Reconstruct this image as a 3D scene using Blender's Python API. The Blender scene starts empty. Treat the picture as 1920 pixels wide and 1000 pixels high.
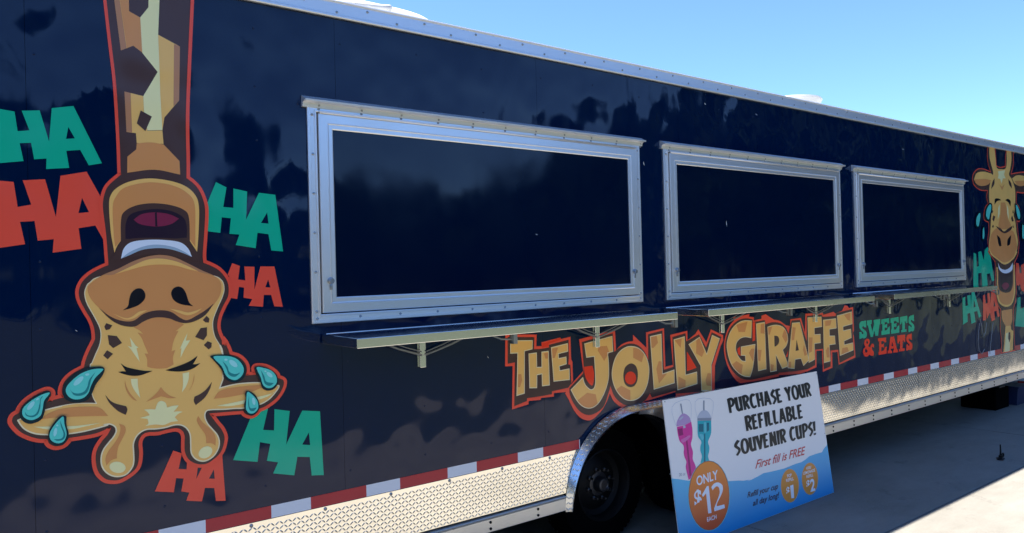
import bpy, bmesh, math, random
from mathutils import Vector, Matrix
from mathutils.geometry import tessellate_polygon
random.seed(7)
S = bpy.context.scene
COL = S.collection
R = math.radians

# ------------------------------------------------------------------ camera
# World: trailer side wall is the plane y = 0, x runs along it, ground is z = 0.
CAM = Vector((0.0, -3.2, 1.70))
YAW, PIT, ROLL = R(52.083), R(0.244), R(1.457)
FPX = 1420.0                                   # focal length in photo pixels (1920 wide)
fw = Vector((math.cos(YAW)*math.cos(PIT), math.sin(YAW)*math.cos(PIT), math.sin(PIT)))
rt0 = fw.cross(Vector((0, 0, 1))).normalized()
up0 = rt0.cross(fw)
c_, s_ = math.cos(ROLL), math.sin(ROLL)
RT = rt0*c_ - up0*s_
UP = rt0*s_ + up0*c_
cam = bpy.data.cameras.new('camera')
cam.sensor_width = 36.0
cam.lens = FPX/1920*36.0
cam.clip_start = 0.05
cam.clip_end = 3000
camo = bpy.data.objects.new('camera', cam)
COL.objects.link(camo)
m3 = Matrix((RT, UP, -fw)).transposed()
camo.matrix_world = Matrix.Translation(CAM) @ m3.to_4x4()
S.camera = camo

# ------------------------------------------------------------------ sky, sun, exposure
SUN_EL, SUN_AZ = 67.0, 135.0                    # azimuth from +x towards +y: the sun stands behind the trailer
w = bpy.data.worlds.new('World')
S.world = w
w.use_nodes = True
nt = w.node_tree
sky = nt.nodes.new('ShaderNodeTexSky')
sky.sky_type = 'NISHITA'
sky.sun_disc = False
sky.sun_elevation = R(SUN_EL)
sky.sun_rotation = R(90-SUN_AZ)
sky.altitude = 3500
sky.air_density = 1.0
sky.dust_density = 0.0
sky.ozone_density = 9.0
nt.links.new(sky.outputs[0], nt.nodes['Background'].inputs[0])
nt.nodes['Background'].inputs[1].default_value = 0.070
sl = bpy.data.lights.new('sun', 'SUN')
sl.energy = 3.25
sl.angle = R(0.53)
sl.color = (1.0, 0.95, 0.87)
so = bpy.data.objects.new('sun', sl)
COL.objects.link(so)
sd = Vector((math.cos(R(SUN_EL))*math.cos(R(SUN_AZ)), math.cos(R(SUN_EL))*math.sin(R(SUN_AZ)), math.sin(R(SUN_EL))))
so.rotation_euler = sd.to_track_quat('Z', 'Y').to_euler()
S.view_settings.view_transform = 'Standard'
S.view_settings.look = 'None'
S.view_settings.gamma = 1
S.view_settings.exposure = 2.45
S.view_settings.use_curve_mapping = False

# ------------------------------------------------------------------ helpers
def ray(px, py):
    return RT*((px-960)/FPX) - UP*((py-500)/FPX) + fw

def wall(px, py, y=0.0):
    """point of the upright plane at depth y that the photograph shows at this pixel"""
    d = ray(px, py)
    return CAM + d*((y-CAM.y)/d.y)

def srgb(r, g, b):
    f = lambda c: (c/255/12.92) if c/255 <= .04045 else ((c/255+.055)/1.055)**2.4
    return (f(r), f(g), f(b), 1)

MATS = {}
def mat(name, col, rough=.5, metal=0.0, spec=.5, setup=None):
    m = bpy.data.materials.new(name)
    m.use_nodes = True
    b = m.node_tree.nodes['Principled BSDF']
    b.inputs['Base Color'].default_value = col if len(col) == 4 else (*col, 1)
    b.inputs['Roughness'].default_value = rough
    b.inputs['Metallic'].default_value = metal
    b.inputs['Specular IOR Level'].default_value = spec
    if setup: setup(m.node_tree, b)
    MATS[name] = m
    return m

def pos_node(t):
    return t.nodes.new('ShaderNodeNewGeometry').outputs['Position']

def noise(t, vec, scale, detail=2, rough=.5, sx=None):
    if sx:
        mp = t.nodes.new('ShaderNodeMapping')
        mp.inputs['Scale'].default_value = sx
        t.links.new(vec, mp.inputs[0])
        vec = mp.outputs[0]
    n = t.nodes.new('ShaderNodeTexNoise')
    n.inputs['Scale'].default_value = scale
    n.inputs['Detail'].default_value = detail
    n.inputs['Roughness'].default_value = rough
    t.links.new(vec, n.inputs['Vector'])
    return n.outputs[0]

def bump(t, b, h, dist, strength=1.0, prev=None):
    bp = t.nodes.new('ShaderNodeBump')
    bp.inputs['Distance'].default_value = dist
    bp.inputs['Strength'].default_value = strength
    t.links.new(h, bp.inputs['Height'])
    if prev: t.links.new(prev, bp.inputs['Normal'])
    t.links.new(bp.outputs[0], b.inputs['Normal'])
    return bp.outputs[0]

def math_node(t, op, a, b=None):
    n = t.nodes.new('ShaderNodeMath'); n.operation = op
    for i, v in enumerate((a, b)):
        if v is None: continue
        if isinstance(v, (int, float)): n.inputs[i].default_value = v
        else: t.links.new(v, n.inputs[i])
    return n.outputs[0]

def ramp(t, fac, stops):
    r = t.nodes.new('ShaderNodeValToRGB')
    e = r.color_ramp.elements
    while len(e) < len(stops): e.new(.5)
    for el, (p, c) in zip(e, stops):
        el.position = p; el.color = c if len(c) == 4 else (*c, 1)
    t.links.new(fac, r.inputs[0])
    return r.outputs[0]

WAVE = 0.024
def sheet_waves(k):
    """the thin side sheet bulges between its studs"""
    def f(t, b):
        p = pos_node(t)
        h1 = noise(t, p, 1.7, 1.0, .4, (1.0, 1.0, .75))
        h2 = noise(t, p, 4.5, 1.0, .4, (1.0, 1.0, .8))
        h = math_node(t, 'ADD', h1, math_node(t, 'MULTIPLY', h2, .6))
        bump(t, b, h, WAVE*k)
        mr = t.nodes.new('ShaderNodeMapRange')
        r0 = b.inputs['Roughness'].default_value
        mr.inputs['From Min'].default_value = .35; mr.inputs['From Max'].default_value = .7
        mr.inputs['To Min'].default_value = r0*.7; mr.inputs['To Max'].default_value = r0*1.5
        t.links.new(noise(t, p, 3.0, 6, .65), mr.inputs['Value'])
        t.links.new(mr.outputs[0], b.inputs['Roughness'])
    return f

def metal_setup(scale=40, amt=.12, sx=None, b_=.0004):
    def f(t, b):
        p = pos_node(t)
        n = noise(t, p, scale, 4, .6, sx)
        n2 = noise(t, p, 5, 3, .6)
        base = b.inputs['Roughness'].default_value
        mr = t.nodes.new('ShaderNodeMapRange')
        mr.inputs['To Min'].default_value = base-amt
        mr.inputs['To Max'].default_value = base+amt
        t.links.new(math_node(t, 'MULTIPLY', math_node(t, 'ADD', n, n2), .5), mr.inputs['Value'])
        t.links.new(mr.outputs[0], b.inputs['Roughness'])
        bump(t, b, n, b_*.4)
    return f

mat('navy_gelcoat', (.0002, .0098, .044), .065, spec=.36, setup=sheet_waves(1.0))
mat('hatch_sheet', (.0002, .0066, .028), .09, spec=.36, setup=sheet_waves(.22))
mat('aluminium', (.92, .90, .87), .34, .8, setup=metal_setup(60, .08, (1, 1, 1)))
mat('trim_aluminium', (.86, .85, .84), .42, .75, setup=metal_setup(30, .06))
mat('shelf_metal', (.84, .84, .81), .13, 1.0, setup=metal_setup(50, .03))
mat('rail_metal', (.80, .79, .76), .38, .9, setup=metal_setup(20, .1))
def tread_setup(t, b):
    p = pos_node(t)
    h = noise(t, p, 2.2, 2, .5)
    n1 = bump(t, b, h, .010)
    bump(t, b, noise(t, p, 120, 2, .5), .0002, 1.0, n1)
mat('tread_metal', (.98, .93, .83), .11, 1.0, setup=tread_setup)
mat('tread_lug', (.86, .80, .70), .26, 1.0)
mat('fender_metal', (.78, .78, .78), .24, 1.0, setup=tread_setup)
mat('stay_steel', (.30, .31, .33), .35, .8)
mat('bolt_metal', (.40, .41, .42), .35, 1.0)
mat('dark_steel', (.003, .0034, .004), .55, .0, spec=.2)
mat('underbody', (.006, .006, .007), .8)
mat('rubber', (.0015, .0015, .0018), .95, spec=.04)
mat('hub_steel', (.10, .10, .11), .38, .9)
mat('roof_white', (.62, .62, .60), .45)
mat('cowl_shaded_grey', (.42, .44, .46), .5, .3)  # white cowl seen from its shaded side, the shade put into this grey
mat('joint', (.02, .022, .028), .8)
mat('scratch', (.62, .62, .60), .5)
def vinyl(name, r, g, b_, rough=.16):
    return mat(name, srgb(r, g, b_), rough, spec=.35, setup=sheet_waves(.75))
vinyl('vinyl_red', 255, 90, 68)
vinyl('vinyl_bright_red', 255, 62, 34)
vinyl('vinyl_teal', 22, 190, 148)
vinyl('vinyl_brown', 84, 62, 58)
vinyl('vinyl_dark_brown', 62, 44, 42)
vinyl('vinyl_yellow', 255, 200, 112)
vinyl('vinyl_tan', 230, 156, 92)
vinyl('vinyl_shade_tan', 200, 140, 98)
vinyl('vinyl_cream', 255, 246, 178)
vinyl('vinyl_edge', 255, 236, 190)
vinyl('vinyl_black', 18, 20, 34)
vinyl('vinyl_mouth', 48, 36, 52)
vinyl('vinyl_tongue', 138, 48, 78)
vinyl('vinyl_white', 232, 242, 252)
vinyl('vinyl_grey', 168, 192, 208)
vinyl('tear_rim', 8, 44, 54)
vinyl('tear_body', 96, 222, 204)
vinyl('tear_core', 72, 196, 186)
vinyl('tear_shade', 34, 142, 140)
vinyl('tear_light', 164, 238, 232)
mat('tape_red', (.50, .012, .030), .30, setup=metal_setup(150, .05))
mat('tape_white', (.80, .83, .87), .35, setup=metal_setup(150, .05))

def obj(name, verts, faces, mats, parent=None, midx=None, smooth=False):
    me = bpy.data.meshes.new(name)
    me.from_pydata([tuple(v) for v in verts], [], faces)
    for m in (mats if isinstance(mats, (list, tuple)) else [mats]):
        me.materials.append(MATS[m])
    if midx:
        for p, i in zip(me.polygons, midx): p.material_index = i
    if smooth:
        for p in me.polygons: p.use_smooth = True
    me.update()
    o = bpy.data.objects.new(name, me)
    COL.objects.link(o)
    if parent: adopt(o, parent)
    return o

def world_loc(o):
    v = Vector(o.location)
    return v if o.parent is None else v + o.matrix_parent_inverse.translation + world_loc(o.parent)

def adopt(o, parent):
    o.parent = parent
    o.matrix_parent_inverse = Matrix.Translation(-world_loc(parent))

def thing(name, label, cat, loc, group=None):
    o = bpy.data.objects.new(name, None)
    o.location = loc
    o.empty_display_size = .2
    COL.objects.link(o)
    tag(o, label, cat, group)
    return o

def tag(o, label=None, cat=None, group=None, kind=None):
    if label: o['label'] = label
    if cat: o['category'] = cat
    if group: o['group'] = group
    if kind: o['kind'] = kind
    return o

class MB:
    """collects simple solids into one mesh"""
    def __init__(s): s.v, s.f, s.m = [], [], []
    def add(s, vs, fs, m=0):
        k = len(s.v); s.v += [Vector(v) for v in vs]
        s.f += [tuple(i+k for i in f) for f in fs]; s.m += [m]*len(fs)
    def box(s, x0, y0, z0, x1, y1, z1, m=0, bev=0.0):
        if bev > 0:
            bm = bmesh.new()
            bmesh.ops.create_cube(bm, size=1)
            for v in bm.verts:
                v.co = Vector(((x0+x1)/2+v.co.x*(x1-x0), (y0+y1)/2+v.co.y*(y1-y0), (z0+z1)/2+v.co.z*(z1-z0)))
            bmesh.ops.bevel(bm, geom=bm.edges[:], offset=bev, segments=2, affect='EDGES', profile=.5)
            bm.verts.index_update()
            s.add([v.co.copy() for v in bm.verts], [[v.index for v in f.verts] for f in bm.faces], m)
            bm.free()
            return
        s.add([(x0,y0,z0),(x1,y0,z0),(x1,y1,z0),(x0,y1,z0),(x0,y0,z1),(x1,y0,z1),(x1,y1,z1),(x0,y1,z1)],
              [(0,3,2,1),(4,5,6,7),(0,1,5,4),(1,2,6,5),(2,3,7,6),(3,0,4,7)], m)
    def prof_x(s, x0, x1, prof, m=0):
        """a closed (y,z) outline swept along x"""
        n = len(prof)
        vs = [(x0, y, z) for y, z in prof] + [(x1, y, z) for y, z in prof]
        fs = [(i, (i+1) % n, n+(i+1) % n, n+i) for i in range(n)]
        tri = tessellate_polygon([[Vector((y, z, 0)) for y, z in prof]])
        fs += [tuple(t) for t in tri] + [tuple(n+i for i in reversed(t)) for t in tri]
        s.add(vs, fs, m)
    def tube(s, pts, r, n=8, m=0, cap=True):
        pts = [Vector(p) for p in pts]
        k0 = len(s.v); prev = None
        for i, p in enumerate(pts):
            d = (pts[min(i+1, len(pts)-1)] - pts[max(i-1, 0)]).normalized()
            a = prev if prev else (Vector((0,0,1)) if abs(d.z) < .9 else Vector((1,0,0)))
            u = (a - d*a.dot(d)).normalized(); prev = u
            v = d.cross(u)
            rr = r[i] if isinstance(r, (list, tuple)) else r
            for j in range(n):
                t = 2*math.pi*j/n
                s.v.append(p + u*(rr*math.cos(t)) + v*(rr*math.sin(t)))
        for i in range(len(pts)-1):
            for j in range(n):
                a = k0+i*n+j; b = k0+i*n+(j+1) % n
                s.f.append((a, b, b+n, a+n)); s.m.append(m)
        if cap:
            s.f.append(tuple(k0+j for j in reversed(range(n)))); s.m.append(m)
            e = k0+(len(pts)-1)*n
            s.f.append(tuple(e+j for j in range(n))); s.m.append(m)
    def lathe(s, c, axis, prof, n=24, m=0):
        """prof: (radius, distance along axis)"""
        axis = Vector(axis).normalized()
        a = Vector((0,0,1)) if abs(axis.z) < .9 else Vector((1,0,0))
        u = (a-axis*a.dot(axis)).normalized(); v = axis.cross(u); c = Vector(c)
        k0 = len(s.v)
        for r, d in prof:
            for j in range(n):
                t = 2*math.pi*j/n
                s.v.append(c+axis*d+u*(r*math.cos(t))+v*(r*math.sin(t)))
        for i in range(len(prof)-1):
            for j in range(n):
                p = k0+i*n+j; q = k0+i*n+(j+1) % n
                s.f.append((p, q, q+n, p+n)); s.m.append(m)
    def build(s, name, mats, parent=None, smooth=False):
        return obj(name, s.v, s.f, mats, parent, s.m, smooth)

def smooth_by_angle(o, a=40):
    me = o.data
    for p in me.polygons: p.use_smooth = True
    bm = bmesh.new(); bm.from_mesh(me)
    for e in bm.edges:
        if len(e.link_faces) == 2 and e.calc_face_angle(0) > R(a): e.smooth = False
    bm.to_mesh(me); bm.free()

# ---- graphics: outlines traced as strings of points, laid on a real plane
CROP = dict(a1=(0,0,3.125), a2=(0,300,2.94), a3=(0,600,2.7775), a4=(300,300,2.941), a5=(300,620,2.631), a6=(130,460,3.847),
            b1=(940,610,5.88), b2=(1060,600,5.0), b3=(1200,580,5.556), b4=(1340,570,6.25), b5=(1460,560,6.25), b6=(1600,580,10.0),
            c1=(1240,730,5.88), c2=(1350,700,5.555), c3=(1250,850,6.67), c4=(1380,830,7.14),
            d5=(400,640,3.846), d6=(10,670,5.555), d7=(180,640,6.25), d8=(160,780,5.88),
            r1=(1800,260,4.545), r2=(1780,460,4.543), p=(0,0,1.0))
def path(s, n=5):
    """'a1 x,y x,y! ...': smooth closed outline in photo pixels; '!' marks a corner, '#' makes every point one"""
    allc = '#' in s
    s = s.replace('#', ' ')
    cr = None; P = []
    for tk in s.split():
        if ',' not in tk: cr = CROP[tk]; continue
        c = tk.endswith('!') or allc
        x, y = tk.rstrip('!').split(',')
        P.append((cr[0]+float(x)/cr[2], cr[1]+float(y)/cr[2], c))
    if allc: return [(x, y) for x, y, _ in P]
    out = []; N = len(P)
    for i in range(N):
        p0, p1, p2, p3 = P[i-1], P[i], P[(i+1) % N], P[(i+2) % N]
        if p1[2] and p2[2]:
            out.append(p1[:2]); continue
        for k in range(n):
            t = k/n
            q = []
            for a in (0, 1):
                m1 = (p2[a]-p1[a]) if p1[2] else (p2[a]-p0[a])/2
                m2 = (p2[a]-p1[a]) if p2[2] else (p3[a]-p1[a])/2
                q.append((2*t**3-3*t*t+1)*p1[a]+(t**3-2*t*t+t)*m1+(-2*t**3+3*t*t)*p2[a]+(t**3-t*t)*m2)
            out.append(tuple(q))
    return out

def ell(crop, cx, cy, rx, ry, rot=0, n=28):
    o = CROP[crop]; c, s_ = math.cos(R(rot)), math.sin(R(rot)); out = []
    for i in range(n):
        t = 2*math.pi*i/n
        u, v = rx*math.cos(t), ry*math.sin(t)
        out.append((o[0]+(cx+u*c-v*s_)/o[2], o[1]+(cy+u*s_+v*c)/o[2]))
    return out

class Print:
    """stacked thin films on a plane: to2(px) -> plane coords, to3(u, v, lift) -> world"""
    def __init__(s, to2, to3, base=.0016, step=.0004):
        s.to2, s.to3, s.base, s.step = to2, to3, base, step
        s.mb = MB(); s.names = []; s.layer = 0
    def mi(s, m):
        if m not in s.names: s.names.append(m)
        return s.names.index(m)
    def poly2(s, m, loops, layer):
        flat = [p for l in loops for p in l]
        tri = tessellate_polygon([[Vector((p[0], p[1], 0)) for p in l] for l in loops])
        lift = s.base+layer*s.step
        fs = []
        for t in tri:
            a, b, c = (flat[i] for i in t)
            ar = (b[0]-a[0])*(c[1]-a[1])-(b[1]-a[1])*(c[0]-a[0])
            if abs(ar) < 1e-10: continue
            fs.append(tuple(t) if ar > 0 else tuple(reversed(t)))
        s.mb.add([s.to3(u, v, lift) for u, v in flat], fs, s.mi(m))
    def fill(s, m, layer, *paths):
        loops = [[s.to2(*q) for q in (path(p) if isinstance(p, str) else p)] for p in paths]
        s.poly2(m, loops, layer)
    def rim(s, m, layer, p, w_out, w_in=0.0, closed=True):
        """a mitred band along an outline, w in metres"""
        L = [Vector(s.to2(*q)) for q in (path(p) if isinstance(p, str) else p)]
        L = [q for i, q in enumerate(L) if (q-L[i-1]).length > 1e-4]
        N = len(L)
        if closed:
            ar = sum(L[i-1].x*L[i].y-L[i].x*L[i-1].y for i in range(N))
            if ar < 0: L.reverse()
        lift = s.base+layer*s.step
        A, B = [], []
        for i in range(N):
            if closed: d1, d2 = L[i]-L[i-1], L[(i+1) % N]-L[i]
            else: d1 = L[max(i,1)]-L[max(i,1)-1]; d2 = L[min(i,N-2)+1]-L[min(i,N-2)]
            n1 = Vector((d1.y, -d1.x)).normalized(); n2 = Vector((d2.y, -d2.x)).normalized()
            n = n1+n2
            n = n1 if n.length < .2 else n.normalized()
            k = min(1/max(n.dot(n1), .45), 2.0)
            A.append(L[i]+n*w_out*k); B.append(L[i]-n*w_in*k)
        for i in range(N if closed else N-1):
            j = (i+1) % N
            h = lift+i*3e-6
            s.mb.add([s.to3(q.x, q.y, h) for q in (A[i], A[j], B[j], B[i])], [(0, 1, 2, 3)], s.mi(m))
    def build(s, name, parent):
        return s.mb.build(name, s.names, parent)

def wall_print(base=.0016):
    def to2(px, py):
        p = wall(px, py); return (p.x, p.z)
    return Print(to2, lambda u, v, h: Vector((u, -h, v)), base)

# ------------------------------------------------------------------ ground
def concrete(t, b):
    p = pos_node(t)
    n1 = noise(t, p, .9, 5, .6)
    n2 = noise(t, p, 7, 6, .75, (.35, 1, 1))
    n3 = noise(t, p, 110, 4, .7)
    mix = math_node(t, 'ADD', math_node(t, 'MULTIPLY', n1, .5), math_node(t, 'ADD', math_node(t, 'MULTIPLY', n2, .35), math_node(t, 'MULTIPLY', n3, .22)))
    st = ramp(t, noise(t, p, 2.6, 9, .78), [(.34, (.62, .62, .63)), (.43, (1, 1, 1))])
    mm = t.nodes.new('ShaderNodeMix'); mm.data_type = 'RGBA'; mm.blend_type = 'MULTIPLY'; mm.inputs[0].default_value = 1
    t.links.new(st, mm.inputs[7])
    t.links.new(mm.outputs[2], b.inputs['Base Color'])
    t.links.new(ramp(t, mix, [(.30, (.098, .087, .072)), (.46, (.160, .150, .128)), (.70, (.222, .210, .184))]), mm.inputs[6])
    n4 = bump(t, b, n2, .004)
    bump(t, b, n3, .0012, 1.0, n4)
mat('concrete', (.30, .34, .3), .85, setup=concrete)
def added_dark_ground(t, b):
    p = pos_node(t)
    n = noise(t, p, 60, 4, .7)
    t.links.new(ramp(t, n, [(.3, (.010, .013, .018)), (.7, (.022, .028, .036))]), b.inputs['Base Color'])
    bump(t, b, n, .004)
mat('added_dark_ground', (.05, .05, .055), .95, spec=.08, setup=added_dark_ground)  # near-black colour for the added strip that darkens the skirt's reflection
def grassy(t, b):
    p = pos_node(t)
    n = noise(t, p, 3, 6, .7)
    t.links.new(ramp(t, n, [(.3, (.018, .026, .014)), (.7, (.045, .055, .03))]), b.inputs['Base Color'])
mat('grass', (.04, .06, .02), .95, setup=grassy)
def earth(t, b):
    n = noise(t, pos_node(t), 2, 5, .6)
    t.links.new(ramp(t, n, [(.3, (.10, .09, .075)), (.7, (.16, .15, .13))]), b.inputs['Base Color'])
mat('earth', (.13, .12, .1), .95, setup=earth)

g = obj('ground', [(-900,-900,-.11),(900,-900,-.11),(900,900,-.11),(-900,900,-.11)], [(0,1,2,3)], 'earth')
tag(g, kind='structure')
mb = MB(); mb.box(-300, -300, -.10, 300, -3.95, -.012)
tag(mb.build('lawn', 'grass'), kind='structure')
mb = MB(); mb.box(8.3, -3.9, -.10, 60, -1.31, -.008)  # added out-of-view ground strip, there to reflect dark in the tread plate
tag(mb.build('reflected_dark_strip', 'added_dark_ground'), kind='structure')
pv = obj('pavement', [(-30,-3.9,-.09),(60,-3.9,-.09),(60,30,-.09),(-30,30,-.09)], [(0,1,2,3)], 'joint')
tag(pv, kind='structure')
XJ = [4.195+4.05*k for k in range(-6, 9)]
YJ = [-3.9, -3.53, -.868, 2.85, 6.5, 10.2, 14.0]
JG = .0045
for i in range(len(XJ)-1):
    for j in range(len(YJ)-1):
        x0, x1, y0, y1 = XJ[i]+JG, XJ[i+1]-JG, YJ[j]+JG, YJ[j+1]-JG
        if j == 0 and x1 > 9: continue
        if j == 1 and x1 > 9: y0 = -1.30
        mb = MB(); mb.box(x0, y0, -.085, x1, y1, random.uniform(-.0015, .0)-0.0, bev=.006)
        o = mb.build('slab', 'concrete', pv)

# ------------------------------------------------------------------ trailer body
TL_, TR_ = -2.0, 12.0
ZB, ZT = .662, 2.872                           # side sheet
trailer = thing('concession_trailer', 'long black concession trailer with laughing giraffe graphics and three closed serving hatches', 'trailer', (5.0, 1.3, 0))
AX, AX2, AA, AB, AZ = 3.36, 4.24, .467, .482, .333     # wheel arches
def arch_z(x, grow=0.0):
    z = 0
    for c in (AX, AX2):
        q = 1-((x-c)/(AA+grow))**2
        if q > 0: z = max(z, AZ+(AB+grow)*math.sqrt(q))
    return z
seams = [1.50+1.195*k for k in range(-3, 10)]
edges = [TL_]+[s for s in seams if TL_ < s < TR_]+[TR_]
for a, b in zip(edges[:-1], edges[1:]):
    a2, b2 = a+.0006, b-.0006
    bot = []
    n = 40
    for i in range(n+1):
        x = a2+(b2-a2)*i/n
        bot.append((x, max(ZB, arch_z(x, .02))))
    poly = bot+[(b2, ZT+.05), (a2, ZT+.05)]
    tri = tessellate_polygon([[Vector((x, z, 0)) for x, z in poly]])
    N = len(poly)
    vs = [(x, 0, z) for x, z in poly]+[(x, .02, z) for x, z in poly]
    fs = []
    for t in tri:
        A, B, Cc = (poly[i] for i in t)
        ar = (B[0]-A[0])*(Cc[1]-A[1])-(B[1]-A[1])*(Cc[0]-A[0])
        t = tuple(t) if ar > 0 else tuple(reversed(t))
        fs.append(t)
    fs += [(i, N+i, N+(i+1) % N, (i+1) % N) for i in range(N)]
    obj('wall_panel', vs, fs, 'navy_gelcoat', trailer)

# core behind the side sheet, roof, far wall
mb = MB()
mb.box(TL_, .022, .86, TR_, 2.56, 2.90)
mb.build('body', 'dark_steel', trailer)
mb = MB()
mb.prof_x(TL_, TR_, [(-.004, 2.90), (-.004, 2.935), (.3, 2.955), (1.29, 2.985), (2.28, 2.955), (2.59, 2.935), (2.59, 2.90)])
mb.build('roof', 'roof_white', trailer)
mb = MB()
mb.box(TL_, 2.562, .06, TR_, 2.59, 2.898)  # lower part is an added skirt that keeps light from under the trailer
mb.build('far_wall', 'navy_gelcoat', trailer)
mb = MB()
mb.box(TL_, .06, .44, 2.80, 2.55, .86); mb.box(4.90, .06, .44, TR_, 2.55, .86); mb.box(2.80, .62, .44, 4.90, 1.98, .858)
for x in (2.2, 5.6, 8.5, 11.2): mb.box(x, .1, .36, x+.08, 2.5, .44)
for y in (.75, 1.75): mb.box(TL_, y, .32, TR_, y+.08, .44)
mb.build('chassis', 'underbody', trailer)

# roof trim: two long pieces with a butt joint, rolled lips
for a, b in ((TL_, 5.985), (5.988, TR_)):
    mb = MB()
    mb.prof_x(a, b, [(-.002, 2.866), (-.016, 2.866), (-.0185, 2.8705), (-.0185, 2.877), (-.016, 2.8805), (-.011, 2.883),
                     (-.011, 2.934), (-.015, 2.937), (-.017, 2.941), (-.014, 2.947), (-.002, 2.952), (.03, 2.957), (.03, 2.935), (-.002, 2.93)])
    o = mb.build('roof_trim', 'trim_aluminium', trailer)
mb = MB()
k = 0; x = TL_+.1
while x < TR_:
    mb.lathe((x, -.011, 2.922 if k % 2 else 2.893), (0, -1, 0), [(.0062, 0), (.0062, .002), (.0035, .0045), (.0001, .005)], 10)
    x += .155; k += 1
tag(mb.build('trim_screw', 'bolt_metal', trailer, True), kind='stuff')

# rivets along the sheet seams and the studs between them
mb = MB()
x = 1.53-1.195*3
cols = []
while x < TR_:
    cols.append(x); x += .3983
for x in cols:
    for i in range(9):
        z = .80+i*.245+random.uniform(-.012, .012)
        xx = x+random.uniform(-.004, .004)
        if arch_z(xx, .12) > z-.03 or xx < TL_+.03: continue
        hid = any(1.33+2.368*k < xx < 3.53+2.368*k and 1.45 < z < 2.52 for k in range(3))
        if hid: continue
        mb.lathe((xx, 0, z), (0, -1, 0), [(.0050, 0), (.0046, .0008), (.0028, .0014), (.0001, .0015)], 8)
tag(mb.build('rivet', 'navy_gelcoat', trailer, True), kind='stuff')

# small chips and scratches in the sheet
for x, y, l, a, wd in ((1207, 307, 9, 80, 2.2), (1358, 420, 12, 85, 2.0), (1322, 195, 5, 60, 2.6), (1002, 440, 5, 20, 2.2), (1418, 215, 6, 40, 1.5), (143, 620, 6, 30, 2.2), (915, 670, 5, 60, 1.8), (1693, 280, 4, 10, 1.5)):
    c, s_ = math.cos(R(a))*l/2, math.sin(R(a))*l/2
    ny, nx = c/l*wd, -s_/l*wd
    pr = wall_print()
    pr.fill('scratch', 45 if x in (1358, 1002) else 0, [(x-c, y-s_), (x+nx, y+ny), (x+c, y+s_), (x-nx*.3, y-ny*.3)])
    pr.build('scratch', trailer)

# reflective tape
def tape(x0, x1):
    mats = ('tape_white', 'tape_red')
    k = math.floor((x0-2.051)/.447)-1
    while True:
        s0 = 2.051+.447*k
        if s0 > x1: break
        for (u, v, m, lb) in ((s0, s0+.177, 0, 'white strip of reflective tape'), (s0+.177, s0+.447, 1, 'red strip of reflective tape')):
            u, v = max(u, x0), min(v, x1)
            if v-u < .004: continue
            o = obj('reflective_tape', [(u,-.0022,.6675),(v,-.0022,.6675),(v,-.0022,.7205),(u,-.0022,.7205)], [(0,1,2,3)], mats[m], trailer)
            o['label'] = lb
        k += 1
tape(TL_, 2.95); tape(4.66, TR_)

# tread-plate skirt, its raised lugs, and the bottom rail
def lug(mb, x, z, y, ang, L=.0118, W=.0029, H=.0010):
    c, s_ = math.cos(ang), math.sin(ang)
    def q(u, v, h): return (x+u*c-v*s_, y-h, z+u*s_+v*c)
    mb.add([q(-L,0,0), q(-L*.45,-W,0), q(L*.45,-W,0), q(L,0,0), q(L*.45,W,0), q(-L*.45,W,0), q(-L*.5,0,H), q(L*.5,0,H)],
           [(0,1,6),(1,2,7,6),(2,3,7),(3,4,7),(4,5,6,7),(5,0,6)])
def fender_x(z, side):
    q = math.sqrt(max(0, 1-((z-AZ)/.53)**2))*.528
    return AX-q if side < 0 else AX2+q
def skirt(x0, x1, cut=0):
    zs = [.4375+(.6655-.4375)*k/8 for k in range(9)]
    L = [(fender_x(z, 1) if cut > 0 else x0, z) for z in zs]
    Rr = [(fender_x(z, -1) if cut < 0 else x1, z) for z in zs]
    x0, x1 = min(p[0] for p in L), max(p[0] for p in Rr)
    mb = MB()
    n = 9
    mb.add([(x, -.004, z) for x, z in L]+[(x, -.004, z) for x, z in Rr]+[(x, .03, z) for x, z in L]+[(x, .03, z) for x, z in Rr],
           [(k, n+k, n+k+1, k+1) for k in range(8)]+[(k, k+1, 2*n+k+1, 2*n+k) for k in range(8)]+[(n+k, 3*n+k, 3*n+k+1, n+k+1) for k in range(8)]
           +[(8, n+8, 3*n+8, 2*n+8), (0, 2*n, 3*n, n)])
    o = mb.build('tread_plate', 'tread_metal', trailer)
    mb = MB(); p = .0192
    for i in range(int((x1-x0)/p)):
        for j in range(12):
            x, z = x0+.012+i*p, .448+j*p
            if x > x1-.01 or z > .656 or (cut < 0 and x > fender_x(z, -1)-.014) or (cut > 0 and x < fender_x(z, 1)+.014): continue
            lug(mb, x, z, -.004, R(38 if (i+j) % 2 else -42))
    tag(mb.build('tread_lug', 'tread_lug', o), kind='stuff')
    mb = MB()
    x = x0+.1
    while x < x1-.04:
        if not (AX-.55 < x < AX2+.55): mb.lathe((x, -.004, .655), (0, -1, 0), [(.008, 0), (.008, .002), (.004, .005), (.0001, .0055)], 10)
        x += .33
    tag(mb.build('skirt_screw', 'bolt_metal', o, True), kind='stuff')
skirt(TL_, 2.835, -1); skirt(4.80, 7.157, 1); skirt(7.160, 9.55); skirt(9.553, TR_)
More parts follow.
